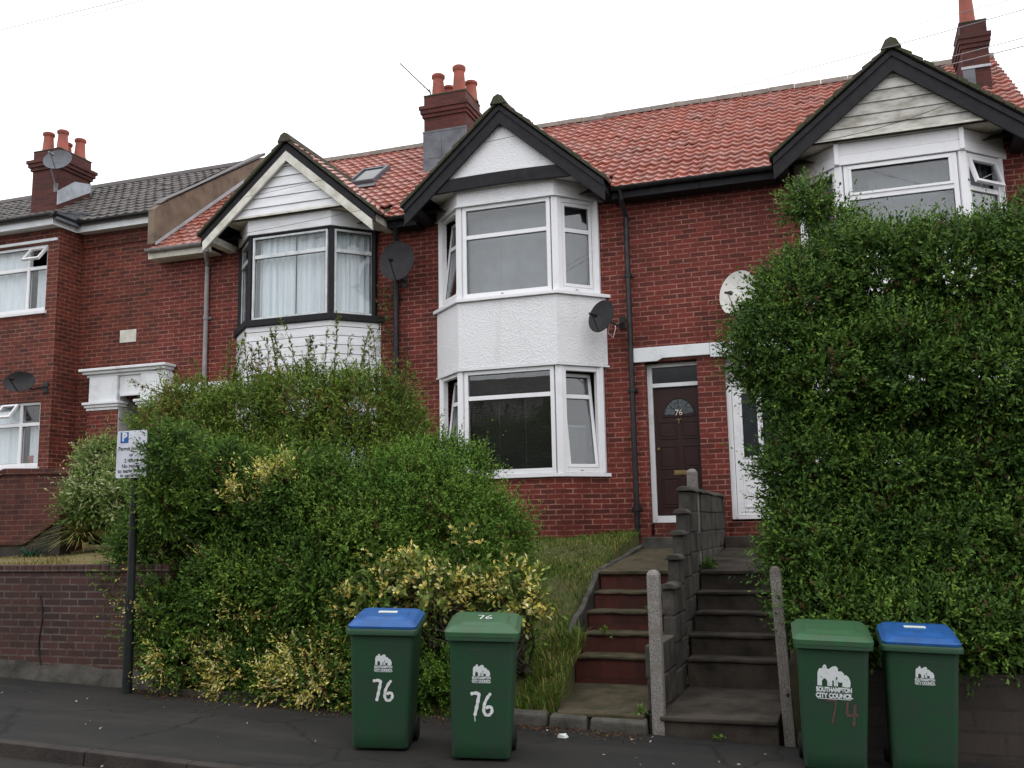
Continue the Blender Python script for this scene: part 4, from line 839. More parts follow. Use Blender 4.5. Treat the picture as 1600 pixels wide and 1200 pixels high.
# ================================================================ STEPS, GARDEN WALLS, POSTS
NOSE = [.46, .66, .86, 1.05, 1.26]
def rough(b, a):
    # subdivide long boxes along X and shake the vertices a little so that edges look worn
    v2, f2 = [], []
    for q in range(0, len(b.v), 8):
        p = b.v[q:q+8]; x0, x1 = p[0][0], p[1][0]; n = 7; secs = []
        for k in range(n+1):
            x = x0+(x1-x0)*k/n; secs.append([(x, y+random.uniform(-a, a), z+random.uniform(-a, a)*.8) for y, z in ((p[0][1], p[0][2]), (p[3][1], p[3][2]), (p[7][1], p[7][2]), (p[4][1], p[4][2]))])
        base = len(v2); v2 += [s_ for q_ in secs for s_ in q_]
        for k in range(n):
            for e in range(4): f2.append((base+4*k+e, base+4*k+(e+1) % 4, base+4*(k+1)+(e+1) % 4, base+4*(k+1)+e))
        f2 += [(base+3, base+2, base+1, base), (base+4*n, base+4*n+1, base+4*n+2, base+4*n+3)]
    b.v, b.f = v2, f2
def steps(name, xl, xr, label, rm, tm, base_m, xl_front=None):
    t = thing(name, ((xl+xr)/2, 8.4, .1), label, 'steps'); xf = xl_front if xl_front is not None else xl
    def wob(b): return b
    b = MB(); b.prism([(xf, 8.36), (xr, 8.36), (xr, 9.9), (xl, 9.9), (xl, 9.4)], -.3, .15); b.build('base', base_m, t, bevel=.012)
    b = MB(); b.prism([(xf-.0, 8.33), (xr, 8.33), (xr, 9.895), (xl, 9.895), (xl, 9.4)], .153, .19); b.build('landing', tm, t, bevel=.012)
    z = .19
    for k, zn in enumerate(NOSE):
        y = 9.9+.3*k; j = random.uniform(-.008, .008)
        b = MB(); b.box(xl, xr, y+j, y+.29, z-.05, zn-.035); rough(b, .005); b.build('riser', rm, t, bevel=.006)
        if k < 4: b = MB(); b.box(xl+random.uniform(-.02, .03), xr, y-.025+j, y+.30+.02, zn-.032, zn); rough(b, .005); b.build('tread', tm, t, bevel=.012)
        z = zn
    b = MB(); y = 11.1; b.add([(xl, y-.025, 1.22), (xr, y-.025, 1.22), (xr, 13.95, 1.40), (xl, 13.95, 1.40), (xl, y-.025, 1.26), (xr, y-.025, 1.26), (xr, 13.95, 1.47), (xl, 13.95, 1.47)], [(0, 3, 2, 1), (4, 5, 6, 7), (0, 1, 5, 4), (1, 2, 6, 5), (2, 3, 7, 6), (3, 0, 4, 7)])
    b.build('path', tm if rm == 'brick_riser' else rm, t, bevel=.01)
    b = MB(); b.box(xl, xr, 13.6, 13.95, 1.3, 1.60); b.build('top_step', base_m, t, bevel=.012)
    return t
steps('garden_steps', -2.74, -1.72, 'narrow garden steps with upright red brick risers and earthy treads leading to the brown door', 'brick_riser', 'tread', 'concrete', -2.48)
steps('garden_steps', -1.58, -.62, 'blackened grey concrete garden steps leading up to the white door', 'concrete_step', 'concrete_step', 'concrete_step')
t = thing('path_edging', (-2.8, 10, .5), 'curved mossy concrete edging between the grass bank and the red brick steps', 'edging')
b = MB(); prof = [(8.45, -2.56, .20), (9.0, -2.68, .47), (9.5, -2.76, .66), (10, -2.80, .84), (10.6, -2.80, 1.05), (11.1, -2.80, 1.30), (12, -2.80, 1.42), (13.0, -2.76, 1.50), (13.6, -2.76, 1.56)]
prof = [(y, x+random.uniform(-.012, .012), z-.07+random.uniform(-.02, .02)) for y, x, z in [(np.interp(i, range(len(prof)), [p[0] for p in prof]), np.interp(i, range(len(prof)), [p[1] for p in prof]), np.interp(i, range(len(prof)), [p[2] for p in prof])) for i in np.arange(0, len(prof)-.9, .25)]]; b.loft([[(x-.01, y, z-.6), (x+.045, y, z-.6), (x+.048, y, z), (x-.01, y, z+.012)] for y, x, z in prof]); b.build('edging', 'concrete', t, bevel=.012)
t = thing('dividing_wall', (-1.65, 8.4, .1), 'stepped grey concrete block wall between the red brick steps and the concrete steps', 'wall')
cps = [(8.5, 9.38, .75, 0), (9.38, 9.78, 1.17, 1), (9.78, 10.08, 1.43, 1), (10.08, 10.38, 1.67, 1), (10.38, 10.66, 1.89, 1), (10.66, 13.92, 2.14, 1)]
for y0, y1, z, c in cps:
    b = MB(); n = max(1, int((z+.1)/.22)); hh = (z+.1)/n
    for i in range(n):
        yy = y0
        while yy < y1-.01:
            ye = min(yy+.44, y1); jx = random.uniform(-.008, .008); b.box(-1.715+jx, -1.60+jx, yy+.004, ye-.004, -.1+hh*i+.005, -.1+hh*(i+1)-.004); yy = ye
    b.box(-1.70, -1.615, y0+.01, y1-.01, -.1, z-.01); b.build('blocks', 'concrete', t, bevel=.016)
    if c:
        b = MB(); yy = y0-.03
        while yy < y1-.02:
            ye = min(yy+.3, y1); n = 8; j = random.uniform(-.006, .006)
            b.prism([(-1.657+.085*math.cos(math.pi*k/n), z+j+.055*math.sin(math.pi*k/n)) for k in range(n+1)], yy, ye-.006, 'y'); yy = ye
        b.build('coping', 'concrete', t, bevel=.01)
def post(x, y, z0, z1, w, label, name='concrete_post', lean=(0, 0), m='post'):
    t = thing(name, (x, y, z0), label, 'post'); b = MB(); h = w/2; e = .04
    def sec(z, s, k): cx_, cy_ = x+lean[0]*k, y+lean[1]*k; return [(cx_-s, cy_-s, z), (cx_+s, cy_-s, z), (cx_+s, cy_+s, z), (cx_-s, cy_+s, z)]
    b.loft([sec(z0-.2, h, 0), sec(z1-e, h, 1), sec(z1-.01, h*.7, 1), sec(z1, h*.3, 1)]); b.build('shaft', m, t, bevel=.01)
    return t
post(-1.60, 8.40, 0, 1.40, .105, 'pale pebbled concrete post at the foot of the dividing wall')
post(-1.66, 11.36, 1.0, 2.42, .115, 'pebbled post rising above the dividing wall in front of the brown door')
tp = post(-.53, 8.42, -.05, 1.42, .09, 'tall leaning concrete gate post beside the right hand pair of bins', lean=(-.06, .15), m='post_dark')
b = MB(); b.tube([(-.53, 8.36, .40), (-.53, 8.33, .40)], .016, 10); b.build('bolt', 'black_plastic', tp, smooth=True)
# retaining wall, left
t = thing('retaining_wall', (-12, 8.42, .3), 'dark brown brick retaining wall holding up the small lawn on the left', 'wall')
b = MB(); b.box(-18, -6.6, 8.36, 8.58, -.2, 1.40); b.build('brickwork', 'brick_wall', t); b = MB(); x = -18
while x < -6.62: b.box(x+.003, min(x+.108, -6.6), 8.34, 8.60, 1.403, 1.475+random.uniform(-.003, .003)); x += .112
b.build('coping', 'brick_wall', t, bevel=.006)
b = MB(); pts = []
for i in range(9): pts.append((-8.27+.03*math.sin(i*1.1)+.01*i, 8.353, 1.15-.125*i))
b.tube(pts, .008, 6); b.build('cable', 'black_plastic', t)
# cement fillet at its foot
t = thing('wall_footing', (-9, 8.3, .3), 'rough cement fillet along the foot of the dark brown brick wall', 'footing')
b = MB(); v0 = []; 
for i in range(60):
    x = -17+i*.175; z = gz(x); j = random.uniform(-.02, .02); v0.append([(x, 8.30+j, z-.05), (x, 8.31+j, z+.04), (x, 8.355, z+.17+j), (x, 8.357, z-.05)])
b.loft(v0); b.build('fillet', 'concrete', t, smooth=True)
# retaining wall, right (stone blocks)
t = thing('retaining_wall', (3, 8.42, 0), 'brown stone block wall under the tall hedge behind the right hand bins', 'wall')
b = MB(); b.box(-.44, 12, 8.40, 8.62, -.5, .60); b.build('stonework', 'stone_wall', t)
# low edging under the bushes
t = thing('low_kerb', (-4, 8.3, .1), 'low broken stone and board edging under the bushes at the back of the pavement', 'edging')
b = MB(); b.prism([(8.20, gz(-6)-.05), (8.235, gz(-6)-.05), (8.235, gz(-6)+.07), (8.20, gz(-6)+.07)], -6.65, -4.95, 'x'); b.build('board', 'concrete_step', t, bevel=.006)
for x0, x1 in ((-2.95, -2.56), (-2.54, -2.2), (-2.18, -1.68), (-3.4, -2.99)):
    b = MB(); z = gz((x0+x1)/2); s = random.uniform(-.02, .02); b.loft([[(x0, 8.26+s, z-.05), (x1, 8.26-s, z-.05), (x1, 8.36, z-.05), (x0, 8.36, z-.05)], [(x0+.01, 8.27+s, z+.10), (x1-.01, 8.27-s, z+.08), (x1-.01, 8.36, z+.12), (x0+.01, 8.36, z+.12)]]); b.build('stone', 'concrete', t, bevel=.02)
# stair wall of the left house
t = thing('stair_wall', (-12, 11, 1.5), 'weathered red brick wall with sloping coping in front of the left house', 'wall')
q = lambda px, py, Y: (at(px, py, Y).x, at(px, py, Y).z)
a_, b_, c_, d_ = q(-150, 800, 11), q(-40, 765, 11), q(8, 742, 11), q(116, 742, 11)
b = MB(); b.prism([(a_[0], 1.2), (d_[0], 1.2), d_, c_, b_, (a_[0], b_[1])], 11.0, 11.22, 'y'); b.build('brickwork', 'brick_garden', t)
b = MB(); up = [(a_[0], b_[1]+.003), (b_[0], b_[1]+.003), (c_[0], c_[1]+.003), (d_[0], d_[1]+.003)]; b.prism(up+[(p[0], p[1]+.09) for p in up[::-1]], 10.97, 11.25, 'y'); b.build('coping', 'brick_garden', t, bevel=.01)
a_, b_, c_ = q(-150, 858, 10.4), q(48, 852, 10.4), q(104, 812, 10.4)
b = MB(); b.prism([(a_[0], 1.2), (c_[0], 1.2), c_, b_, (a_[0], b_[1])], 10.3, 10.5, 'y'); b.build('low_wall', 'stone_wall', t, bevel=.012)
b = MB(); up = [(a_[0], b_[1]+.003), (b_[0], b_[1]+.003), (c_[0], c_[1]+.003)]; b.prism(up+[(p[0], p[1]+.07) for p in up[::-1]], 10.27, 10.53, 'y'); b.build('low_coping', 'brick_garden', t, bevel=.012)
# ================================================================ WHEELIE BINS
def rrect(w, d, r, z, cy=0, n=4, cx=0):
    pts = []
    for sx, sy, a0 in ((1, -1, -90), (1, 1, 0), (-1, 1, 90), (-1, -1, 180)):
        for i in range(n+1):
            a = math.radians(a0+90*i/n); pts.append((cx+sx*(w/2-r)+r*math.cos(a), cy+sy*(d/2-r)+r*math.sin(a), z))
    return pts
def stroke(pts, ws):
    # closed flat brush stroke, built as overlapping-free strip
    P = [Vector((p[0], p[1], 0)) for p in pts]; L = []; R = []
    for i, p in enumerate(P):
        d = (P[min(i+1, len(P)-1)]-P[max(i-1, 0)]).normalized(); n = Vector((-d.y, d.x, 0)); w = ws[i] if isinstance(ws, (list, tuple)) else ws
        L.append(p+n*w/2); R.append(p-n*w/2)
    return L, R
def strokes_obj(name, lines, m, parent, mtx, s):
    b = MB()
    for k, (pts, w) in enumerate(lines):
        q = []                              # smooth the line
        for i in range(len(pts)-1):
            p0, p1, p2, p3 = pts[max(i-1, 0)], pts[i], pts[i+1], pts[min(i+2, len(pts)-1)]
            for j in range(4):
                t = j/4; q.append(tuple(.5*((2*p1[c])+(-p0[c]+p2[c])*t+(2*p0[c]-5*p1[c]+4*p2[c]-p3[c])*t*t+(-p0[c]+3*p1[c]-3*p2[c]+p3[c])*t**3) for c in (0, 1)))
        q.append(pts[-1]); ww = [w*(1+.18*math.sin(i*1.7+k))*(0.6 if i in (0, len(q)-1) else 1) for i in range(len(q))]
        L, R = stroke(q, ww); n = len(L); z = .0008+k*.0004
        b.add([(p.x*s, p.y*s, z) for p in L]+[(p.x*s, p.y*s, z) for p in R], [(i, n+i, n+i+1, i+1) for i in range(n-1)])
    o = b.build(name, m, parent, world=True); o.matrix_local = mtx; return o
SEVEN = ([(-.02, .93), (.18, .97), (.33, .93), (.30, .66), (.24, .34), (.17, .02)], .135)
SIX = ([(.84, .98), (.70, .80), (.57, .50), (.55, .22), (.66, .06), (.82, .10), (.90, .28), (.80, .42), (.62, .34)], .125)
N76 = [SEVEN, SIX]
def emblem(parent, mtx, s, worn=False):
    b = MB(); z = .0008
    def pg(p, zz=z): b.add([(x*s, y*s, zz) for x, y in p], [tuple(range(len(p)))])
    # town gate silhouette with an arch, battlements and tree crowns
    pg([(-.50, .02), (-.36, .02), (-.36, .18), (-.31, .25), (-.25, .25), (-.20, .18), (-.20, .02), (-.12, .02), (-.12, .56), (-.20, .56), (-.22, .66), (-.27, .70), (-.32, .66), (-.34, .58), (-.44, .56), (-.49, .44)])
    pg([(-.12, .02), (-.05, .02), (-.05, .2), (.0, .2), (.0, .02), (.06, .02), (.06, .30), (.13, .34), (.13, .60), (.06, .66), (-.04, .64), (-.12, .58)], z+.0002)
    pg([(.10, .20), (.18, .14), (.28, .16), (.33, .28), (.31, .42), (.24, .50), (.13, .50)], z+.0004)
    pg([(.24, .02), (.40, .0), (.49, .02), (.50, .18), (.45, .32), (.36, .40), (.29, .34), (.27, .20)], z+.0006)
    pg([(.07, .02), (.12, .02), (.12, .18), (.07, .24)], z+.0004)
    o = b.build('emblem', 'print_white', parent, world=True); o.matrix_local = mtx
    for k, tx in enumerate(('SOUTHAMPTON', 'CITY COUNCIL')):
        text_obj('lettering', tx, .200*s, 'print_white', parent, mtx @ Matrix.Translation((0, (-.10-.19*k)*s, .0004)), sx=.72 if k == 0 else .80, bold=.0022*s/.2)
    b = MB(); b.add([(-.5*s, -.395*s, z), (.5*s, -.395*s, z), (.5*s, -.375*s, z), (-.5*s, -.375*s, z)], [(0, 1, 2, 3)]); o = b.build('rule', 'print_white', parent, world=True); o.matrix_local = mtx
def make_bin(x, y, rz, label, lid='bin_lid', emb=(.13, .0, .74), scuff=True, sc=1.0):
    t = thing('wheelie_bin', (x, y, gz(x)), label, 'wheelie bin', 'wheelie bins on the pavement', math.radians(rz)); t.scale = (.955, .95, .945); t.rotation_euler = (Matrix.Rotation(math.atan(.036), 3, 'Y') @ Matrix.Rotation(math.radians(rz), 3, 'Z')).to_euler()
    # body: front face is at local y = -d/2, leaning forward as it rises
    wb, db, wt, dt = .455, .46, .52, .60; zb, zt = .035, .955
    b = MB(); secs = []
    for k in range(9):
        f = k/8; z = zb+(zt-zb)*f; secs.append(rrect(wb+(wt-wb)*f, db+(dt-db)*f, .045, z, cy=-.02*f))
    secs[-1] = [(p[0], p[1], p[2]+.10*(p[1]+.3)) for p in secs[-1]]; b.loft([rrect(wb-.02, db-.02, .04, zb-.012)]+secs); body = b.build('body', 'bin_green', t, world=True, smooth=True); bevel = 0
    b = MB(); b.loft([rrect(wt+.02, dt+.02, .05, zt-.02, -.02), rrect(wt+.06, dt+.06, .05, zt-.015, -.02), rrect(wt+.062, dt+.062, .05, zt+.02, -.02), rrect(wt+.05, dt+.05, .05, zt+.03, -.02)]); b.v = [(p[0], p[1], p[2]+.10*(p[1]+.3)) for p in b.v]; b.build('rim', 'bin_green', body, world=True, smooth=True)
    tl_ = lambda mb: setattr(mb, 'v', [(p[0], p[1], p[2]+.10*(p[1]+.3)*(1 if p[2] > .9 else 0)) for p in mb.v])
    l = MB(); w0, d0 = (.585, .66) if lid != 'bin_blue' else (.555, .62); z = zt+.032
    lo = -.018 if lid != 'bin_blue' else .0
    l.loft([rrect(w0, d0, .05, z+lo, -.025), rrect(w0+.006, d0+.006, .05, z+.018, -.025), rrect(w0-.012, d0-.012, .05, z+.026, -.025), rrect(w0-.035, d0-.035, .06, z+.032, -.02), rrect(w0-.055, d0-.06, .06, z+.046, -.015), rrect(w0-.075, d0-.09, .06, z+.052, -.01), rrect(w0-.20, d0-.26, .07, z+.046, .01), rrect(w0-.22, d0-.28, .07, z+.056, .015), rrect(w0-.26, d0-.34, .05, z+.058, .02)])
    tl_(l); lo_ = l.build('lid', lid, t, world=True, smooth=True)
    h = MB(); h.tube([(-.24, dt/2+.045, zt+.0), (.24, dt/2+.045, zt+.0)], .018, 10)
    for sx in (-.2, .2): h.box(sx-.02, sx+.02, dt/2-.03, dt/2+.04, zt-.03, zt+.0)
    h.build('handle', 'bin_green', t, world=True, smooth=True)
    for sx in (-1, 1):
        wv = MB(); n = 20
        xw = sx*(.235); r = .10; yw = db/2-.02
        for (xa, xb, rr) in ((xw-.024, xw+.024, r),):
            sec = lambda X, R: [(X, yw+R*math.cos(2*math.pi*k/n), .10+R*math.sin(2*math.pi*k/n)) for k in range(n)]
            wv.loft([sec(xa, R) if False else sec(xa, rr*.85), sec(xa+.008, rr), sec(xb-.008, rr), sec(xb, rr*.85)])
        w_ = wv.build('wheel', 'rubber', t, world=True, smooth=True); hb = MB(); hb.loft([[(X, yw+R*math.cos(2*math.pi*k/12), .10+R*math.sin(2*math.pi*k/12)) for k in range(12)] for X, R in ((xw-.028, .05), (xw+.028, .05))]); hb.build('hub', 'black_plastic', w_, world=True)
    a = MB(); a.tube([(-.25, db/2-.02, .10), (.25, db/2-.02, .10)], .012, 8); a.build('axle', 'metal', t, world=True)
    # transform of the leaning front face: local x right, y up, z out
    yb_, yt_ = -db/2, -dt/2-.02; ang = math.atan2(yb_-yt_, zt-zb)
    def face(xx, zz): f = (zz-zb)/(zt-zb); return Matrix.Translation((xx, yb_+(yt_-yb_)*f-.0025, zz)) @ Matrix.Rotation(math.pi/2+ang, 4, 'X')
    es, ex, ez = emb; emblem(body, face(ex, ez-.02), es)
    if scuff:
        b = MB(); 
        for k in range(14): b.add([(-.085+k*.0125, -.008, .0006), (-.078+k*.0125, -.008, .0006), (-.078+k*.0125, .008-.004*(k % 3), .0006), (-.085+k*.0125, .008, .0006)], [(0, 1, 2, 3)])
        o = b.build('moulded_bar', 'faint', body, world=True); o.matrix_local = face(ex*.5, .865)
    return t, body, lo_, face, zt
def P2(px, py):
    v = (at(px, py, 1)-Vector((0, 0, CZ))); t_ = (-.0198-CZ)/(v.z+.036*v.x); return v*t_
def binpos(pl, pr, py, rz):    # centre of the bin from where its front foot stands
    a = P2((pl+pr)/2, py); r = math.radians(rz); return a.x-math.sin(r)*.23, a.y+math.cos(r)*.23
bx, by = binpos(545, 640, 1175, 17)
tA, bA, lA, fA, ztA = make_bin(bx, by, 17, 'green wheelie bin with blue lid and hand painted white 76', 'bin_blue', (.135, .02, .71))
strokes_obj('painted_number', N76, 'paint_white', bA, fA(-.06, .40), .175)
bx, by = binpos(701, 800, 1191, 16)
tB, bB, lB, fB, ztB = make_bin(bx, by, 16, 'green wheelie bin with a green lid and 76 painted on both its front and lid', 'bin_lid', (.135, -.0, .68))
strokes_obj('painted_number', N76, 'paint_white', bB, fB(-.08, .35), .185)
strokes_obj('painted_drip', [([(.17, .05), (.18, -.1), (.19, -.22)], .035)], 'paint_white', bB, fB(-.08, .35), .185)
strokes_obj('painted_number', [(SEVEN[0], .085), (SIX[0], .08)], 'paint_white', lB, Matrix.Translation((-.06, -.05, ztB+.119)) @ Matrix.Rotation(.0997, 4, 'X') @ Matrix.Rotation(.03, 4, 'X'), .125)
bx, by = binpos(1258, 1355, 1209, 4)
tC, bC, lC, fC, ztC = make_bin(bx, by, 4, 'green wheelie bin with green lid, large crest and faded red 74', 'bin_lid', (.24, .0, .67), False)
strokes_obj('painted_number', [(SEVEN[0], .08), ([(.80, .95), (.74, .5), (.80, .38), (1.2, .42)], .12), ([(1.08, .85), (1.04, .45), (1.0, -.05)], .13)], 'paint_red', bC, fC(-.05, .37), .185)
bx, by = binpos(1397, 1497, 1216, 2)
tD, bD, lD, fD, ztD = make_bin(bx, by, 2, 'green wheelie bin with blue lid and small worn crest but no painted number', 'bin_blue', (.13, .015, .76))
for l, z in ((lA, ztA), (lD, ztD)):
    b = MB(); b.box(-.09, .07, -.035, .035, 0, .003); o = b.build('sticker', 'sticker', l, world=True); o.matrix_local = Matrix.Translation((0, .05, z+.126)) @ Matrix.Rotation(.0997, 4, 'X')
# ================================================================ PARKING SIGN
sx, sy = -6.865, 8.10; z0 = gz(sx)
t = thing('parking_sign', (sx, sy, z0), 'white parking sign with blue P on a dark pole beside the big bush', 'sign')
b = MB(); b.tube([(sx, sy, z0-.1), (sx, sy, z0+.95)], .048, 16); b.tube([(sx, sy, z0+.95), (sx, sy, z0+1.0), (sx, sy, 2.86)], [.048, .040, .040], 16); b.build('pole', 'pole', t, smooth=True)
b = MB(); X0, X1, Z0, Z1 = sx-.20, sx+.175, 2.36, 2.845; sgn = b.loft([[(x+X0, sy-.052, y+Z0) for x, y, _ in [(p[0]+(X1-X0)/2, p[1]+(Z1-Z0)/2, 0) for p in rrect(X1-X0, Z1-Z0, .02, 0)]], [(x+X0, sy-.048, y+Z0) for x, y, _ in [(p[0]+(X1-X0)/2, p[1]+(Z1-Z0)/2, 0) for p in rrect(X1-X0, Z1-Z0, .02, 0)]]]); pl = b.build('sign_plate', 'sign_white', t)
b = MB(); b.box(X0+.045, X0+.145, sy-.0545, sy-.0525, Z1-.125, Z1-.015); b.build('blue_square', 'sign_blue', pl, bevel=.001)
def stx(s, x, z, size, m='ink', al='CENTER', bold=.0008): text_obj('lettering', s, size, m, pl, Matrix.Translation(PINV(t) @ Vector((x, sy-.0555 if m != 'ink' else sy-.0535, z))) @ Matrix.Rotation(math.pi/2, 4, 'X'), align=al, bold=bold)
stx('P', X0+.095, Z1-.068, .115, 'sign_white', bold=.006)
cx_ = (X0+X1)/2
for s_, z_ in (('Permit holders', .20), ('or', .265), ('2 hours', .328), ('No return', .385), ('to same street', .435), ('in same day', .482)): stx(s_, cx_, Z1-z_*.97+.008, .055)
b = MB(); 
for z in (2.45, 2.75): b.tube([(sx, sy, z), (sx, sy, z+.03)], .046, 14); b.box(sx-.05, sx+.05, sy-.047, sy-.035, z, z+.03)
b.build('clips', 'metal', t)
# ================================================================ SATELLITE DISHES AND AERIAL
def dish(loc, r, face, wall, m, label, stretch=1.1, am='black_plastic', arm=True, cable=None):
    t = thing('satellite_dish', loc, label, 'satellite dish', 'satellite dishes on the houses')
    q = Vector(face).normalized().to_track_quat('Z', 'Y').to_matrix().to_4x4(); T = Matrix.Translation(loc) @ q
    b = MB(); nr, na = 6, 32; vs = [T @ Vector((0, 0, 0))]
    for i in range(1, nr+1):
        rr = r*i/nr
        for k in range(na): a = 2*math.pi*k/na; vs.append(T @ Vector((rr*math.cos(a), rr*math.sin(a)*stretch, .22*rr*rr/r)))
    fs = [(0, 1+k, 1+(k+1) % na) for k in range(na)]
    for i in range(nr-1):
        for k in range(na): k2 = (k+1) % na; fs.append((1+i*na+k, 1+(i+1)*na+k, 1+(i+1)*na+k2, 1+i*na+k2))
    n0 = len(vs); vs2 = [v-(T.to_3x3() @ Vector((0, 0, .008))) for v in vs]; fs2 = [tuple(i+n0 for i in f[::-1]) for f in fs]; o0 = 1+(nr-1)*na
    rim = [(o0+k, n0+o0+k, n0+o0+(k+1) % na, o0+(k+1) % na) for k in range(na)]
    b.add(vs+vs2, fs+fs2+rim); d = b.build('reflector', m, t, smooth=True)
    b = MB(); foc = T @ Vector((0, -r*.25*stretch, r*1.15)); low = T @ Vector((0, -r*stretch*.98, .2*r)); b.tube([low, foc], .011, 8); b.build('feed_arm', am, t)
    b = MB(); dr = (T.to_3x3() @ Vector((0, .25, -1))).normalized(); b.tube([foc, foc+dr*.05, foc+dr*.09], [.02, .03, .034], 12); b.tube([foc-dr*.0, foc-dr*.06], .018, 10); b.build('receiver', am if m != 'dish_white' else 'black_plastic', t, smooth=True)
    b = MB(); c = T @ Vector((0, 0, -.01)); w = Vector(wall); mid = Vector((w.x, c.y+.05 if abs(c.y-w.y) > .1 else c.y, c.z-.12)); b.tube([c, Vector((mid.x, mid.y, mid.z)), Vector((w.x, w.y, w.z))], .017, 8); b.box(w.x-.05, w.x+.05, w.y-.006, w.y+.006, w.z-.09, w.z+.09); b.build('bracket', am, t)
    if cable: b = MB(); b.tube(cable, .005, 6); b.build('cable', 'white_paint', t)
    return t
c = at(622, 410, 13.62); dish(c, .30, (.05, -1, .12), (-6.60, 13.99, 5.8), 'dish_dark', 'large black mesh satellite dish above the drainpipe between the two bays')
c = at(942, 496, 13.55); dish(c, .225, (-.42, -1, .30), (-2.98, 13.99, 4.80), 'dish_dark', 'small dark satellite dish fixed beside the right edge of the pebbledash bay', 1.15, cable=[at(952, 508, 13.7), at(950, 520, 13.75), at(958, 528, 13.78), at(962, 512, 13.9), at(960, 505, 13.99)])
c = at(1157, 460, 13.60); dish(c, .30, (-.45, -1, .15), (-1.15, 13.99, 4.85), 'dish_white', 'white satellite dish on the brick wall at the left edge of the tall hedge', 1.12, 'dish_white')
c = at(33, 598, 13.05); dish(c, .30, (.25, -1, .2), (-13.4, 13.41, 4.42), 'dish_dark', 'flat looking dark satellite dish on the left house above its lower window', .62)
c = at(92, 252, 14.85); dish(c, .30, (.3, -1, .3), (-15.05, 15.055, 8.93), 'dish_grey', 'grey satellite dish mounted on the left chimney stack', .78, 'metal')
def pxl(px, py, Y): return at(px, py, Y)
t = thing('tv_aerial', pxl(673, 147, 15.6), 'long thin television aerial on the left of the middle chimney stack', 'aerial')
b = MB(); b.tube([pxl(674, 152, 15.6), pxl(671, 140, 15.6)], .015, 8); b.build('mast', 'metal', t)
p0, p1 = pxl(673, 145, 15.6), pxl(625, 99, 15.3); b = MB(); b.tube([p0, p1], .011, 6); d = (p1-p0).normalized(); sd_ = d.cross(Vector((0, 1, 0))).normalized()
b.build('boom', 'black_plastic', t); b = MB()
for k in range(9): q = p0+(p1-p0)*(.12+.1*k); b.tube([q-Vector((0, .09, 0))-sd_*.0, q+Vector((0, .09, 0))], .004, 5)
b.build('elements', 'metal', t); b = MB()
c0 = p0+(p1-p0)*.16
for k in range(-3, 4): q = c0+sd_*.035*k*1.4; b.tube([q-Vector((.0, .14, 0))+Vector((-.09, 0, 0)), q+Vector((0, .14, 0))+Vector((.09, 0, 0))], .003, 5)
b.build('reflector_grid', 'wire_pale', t)
# ================================================================ OVERHEAD WIRES
def wire(pts, r, m, label, sag=.0):
    t = thing('overhead_wire', pts[0], label, 'wire', 'overhead wires'); b = MB(); q = []
    for i in range(len(pts)-1):
        for k in range(12):
            s = k/12; p = Vector(pts[i]).lerp(Vector(pts[i+1]), s); q.append(p-Vector((0, 0, 4*sag*s*(1-s))))
    q.append(Vector(pts[-1])); b.tube(q, r, 5); b.build('cable', m, t)
wire([at(-60, 62, 11), at(250, -14, 9)], .005, 'wire_pale', 'pale overhead wire crossing the sky in the top left corner')
wire([at(-60, 74, 11), at(240, -4, 9)], .004, 'wire_pale', 'second pale wire just below the one in the top left corner')
wire([at(900, 195, 13), at(1680, -8, 9)], .004, 'wire_pale', 'pale wire rising from behind the middle gable to the top right corner', .05)
wire([at(905, 178, 14), at(1690, -30, 10)], .0035, 'wire_pale', 'faintest thin wire highest above the orange roof on the right')
wire([at(1446, 99, 17.5), at(1680, 38, 9)], .005, 'wire_pale', 'wire passing behind the right chimney below its pot')
wire([at(1455, 108, 18), at(1680, 52, 9)], .006, 'wire_pale', 'thicker pale wire just under the one behind the right chimney')
wire([at(1560, 138, 17.5), at(1680, 104, 9)], .005, 'wire_pale', 'lowest short wire to the right of the right chimney')
wire([at(870, 258, 13.2), at(780, 283, 13.2)], .004, 'wire', 'short black cable stretched across the white pebbledash gable', .0)
wire([at(718, 229, 13.15), at(806, 212, 13.15)], .0035, 'wire', 'thin cable crossing near the top of the pebbledash gable', .01)
wire([at(380, 365, 13.05), at(575, 326, 13.1)], .0035, 'wire', 'thin cable crossing the foot of the white boarded gable', .01)
wire([at(382, 308, 13.1), at(512, 279, 13.1)], .0035, 'wire', 'thin cable crossing the middle of the white boarded gable', .01)
wire([at(1272, 222, 13.1), at(1482, 162, 13.1)], .004, 'wire', 'black cable sagging across the weathered boarded gable', .06)
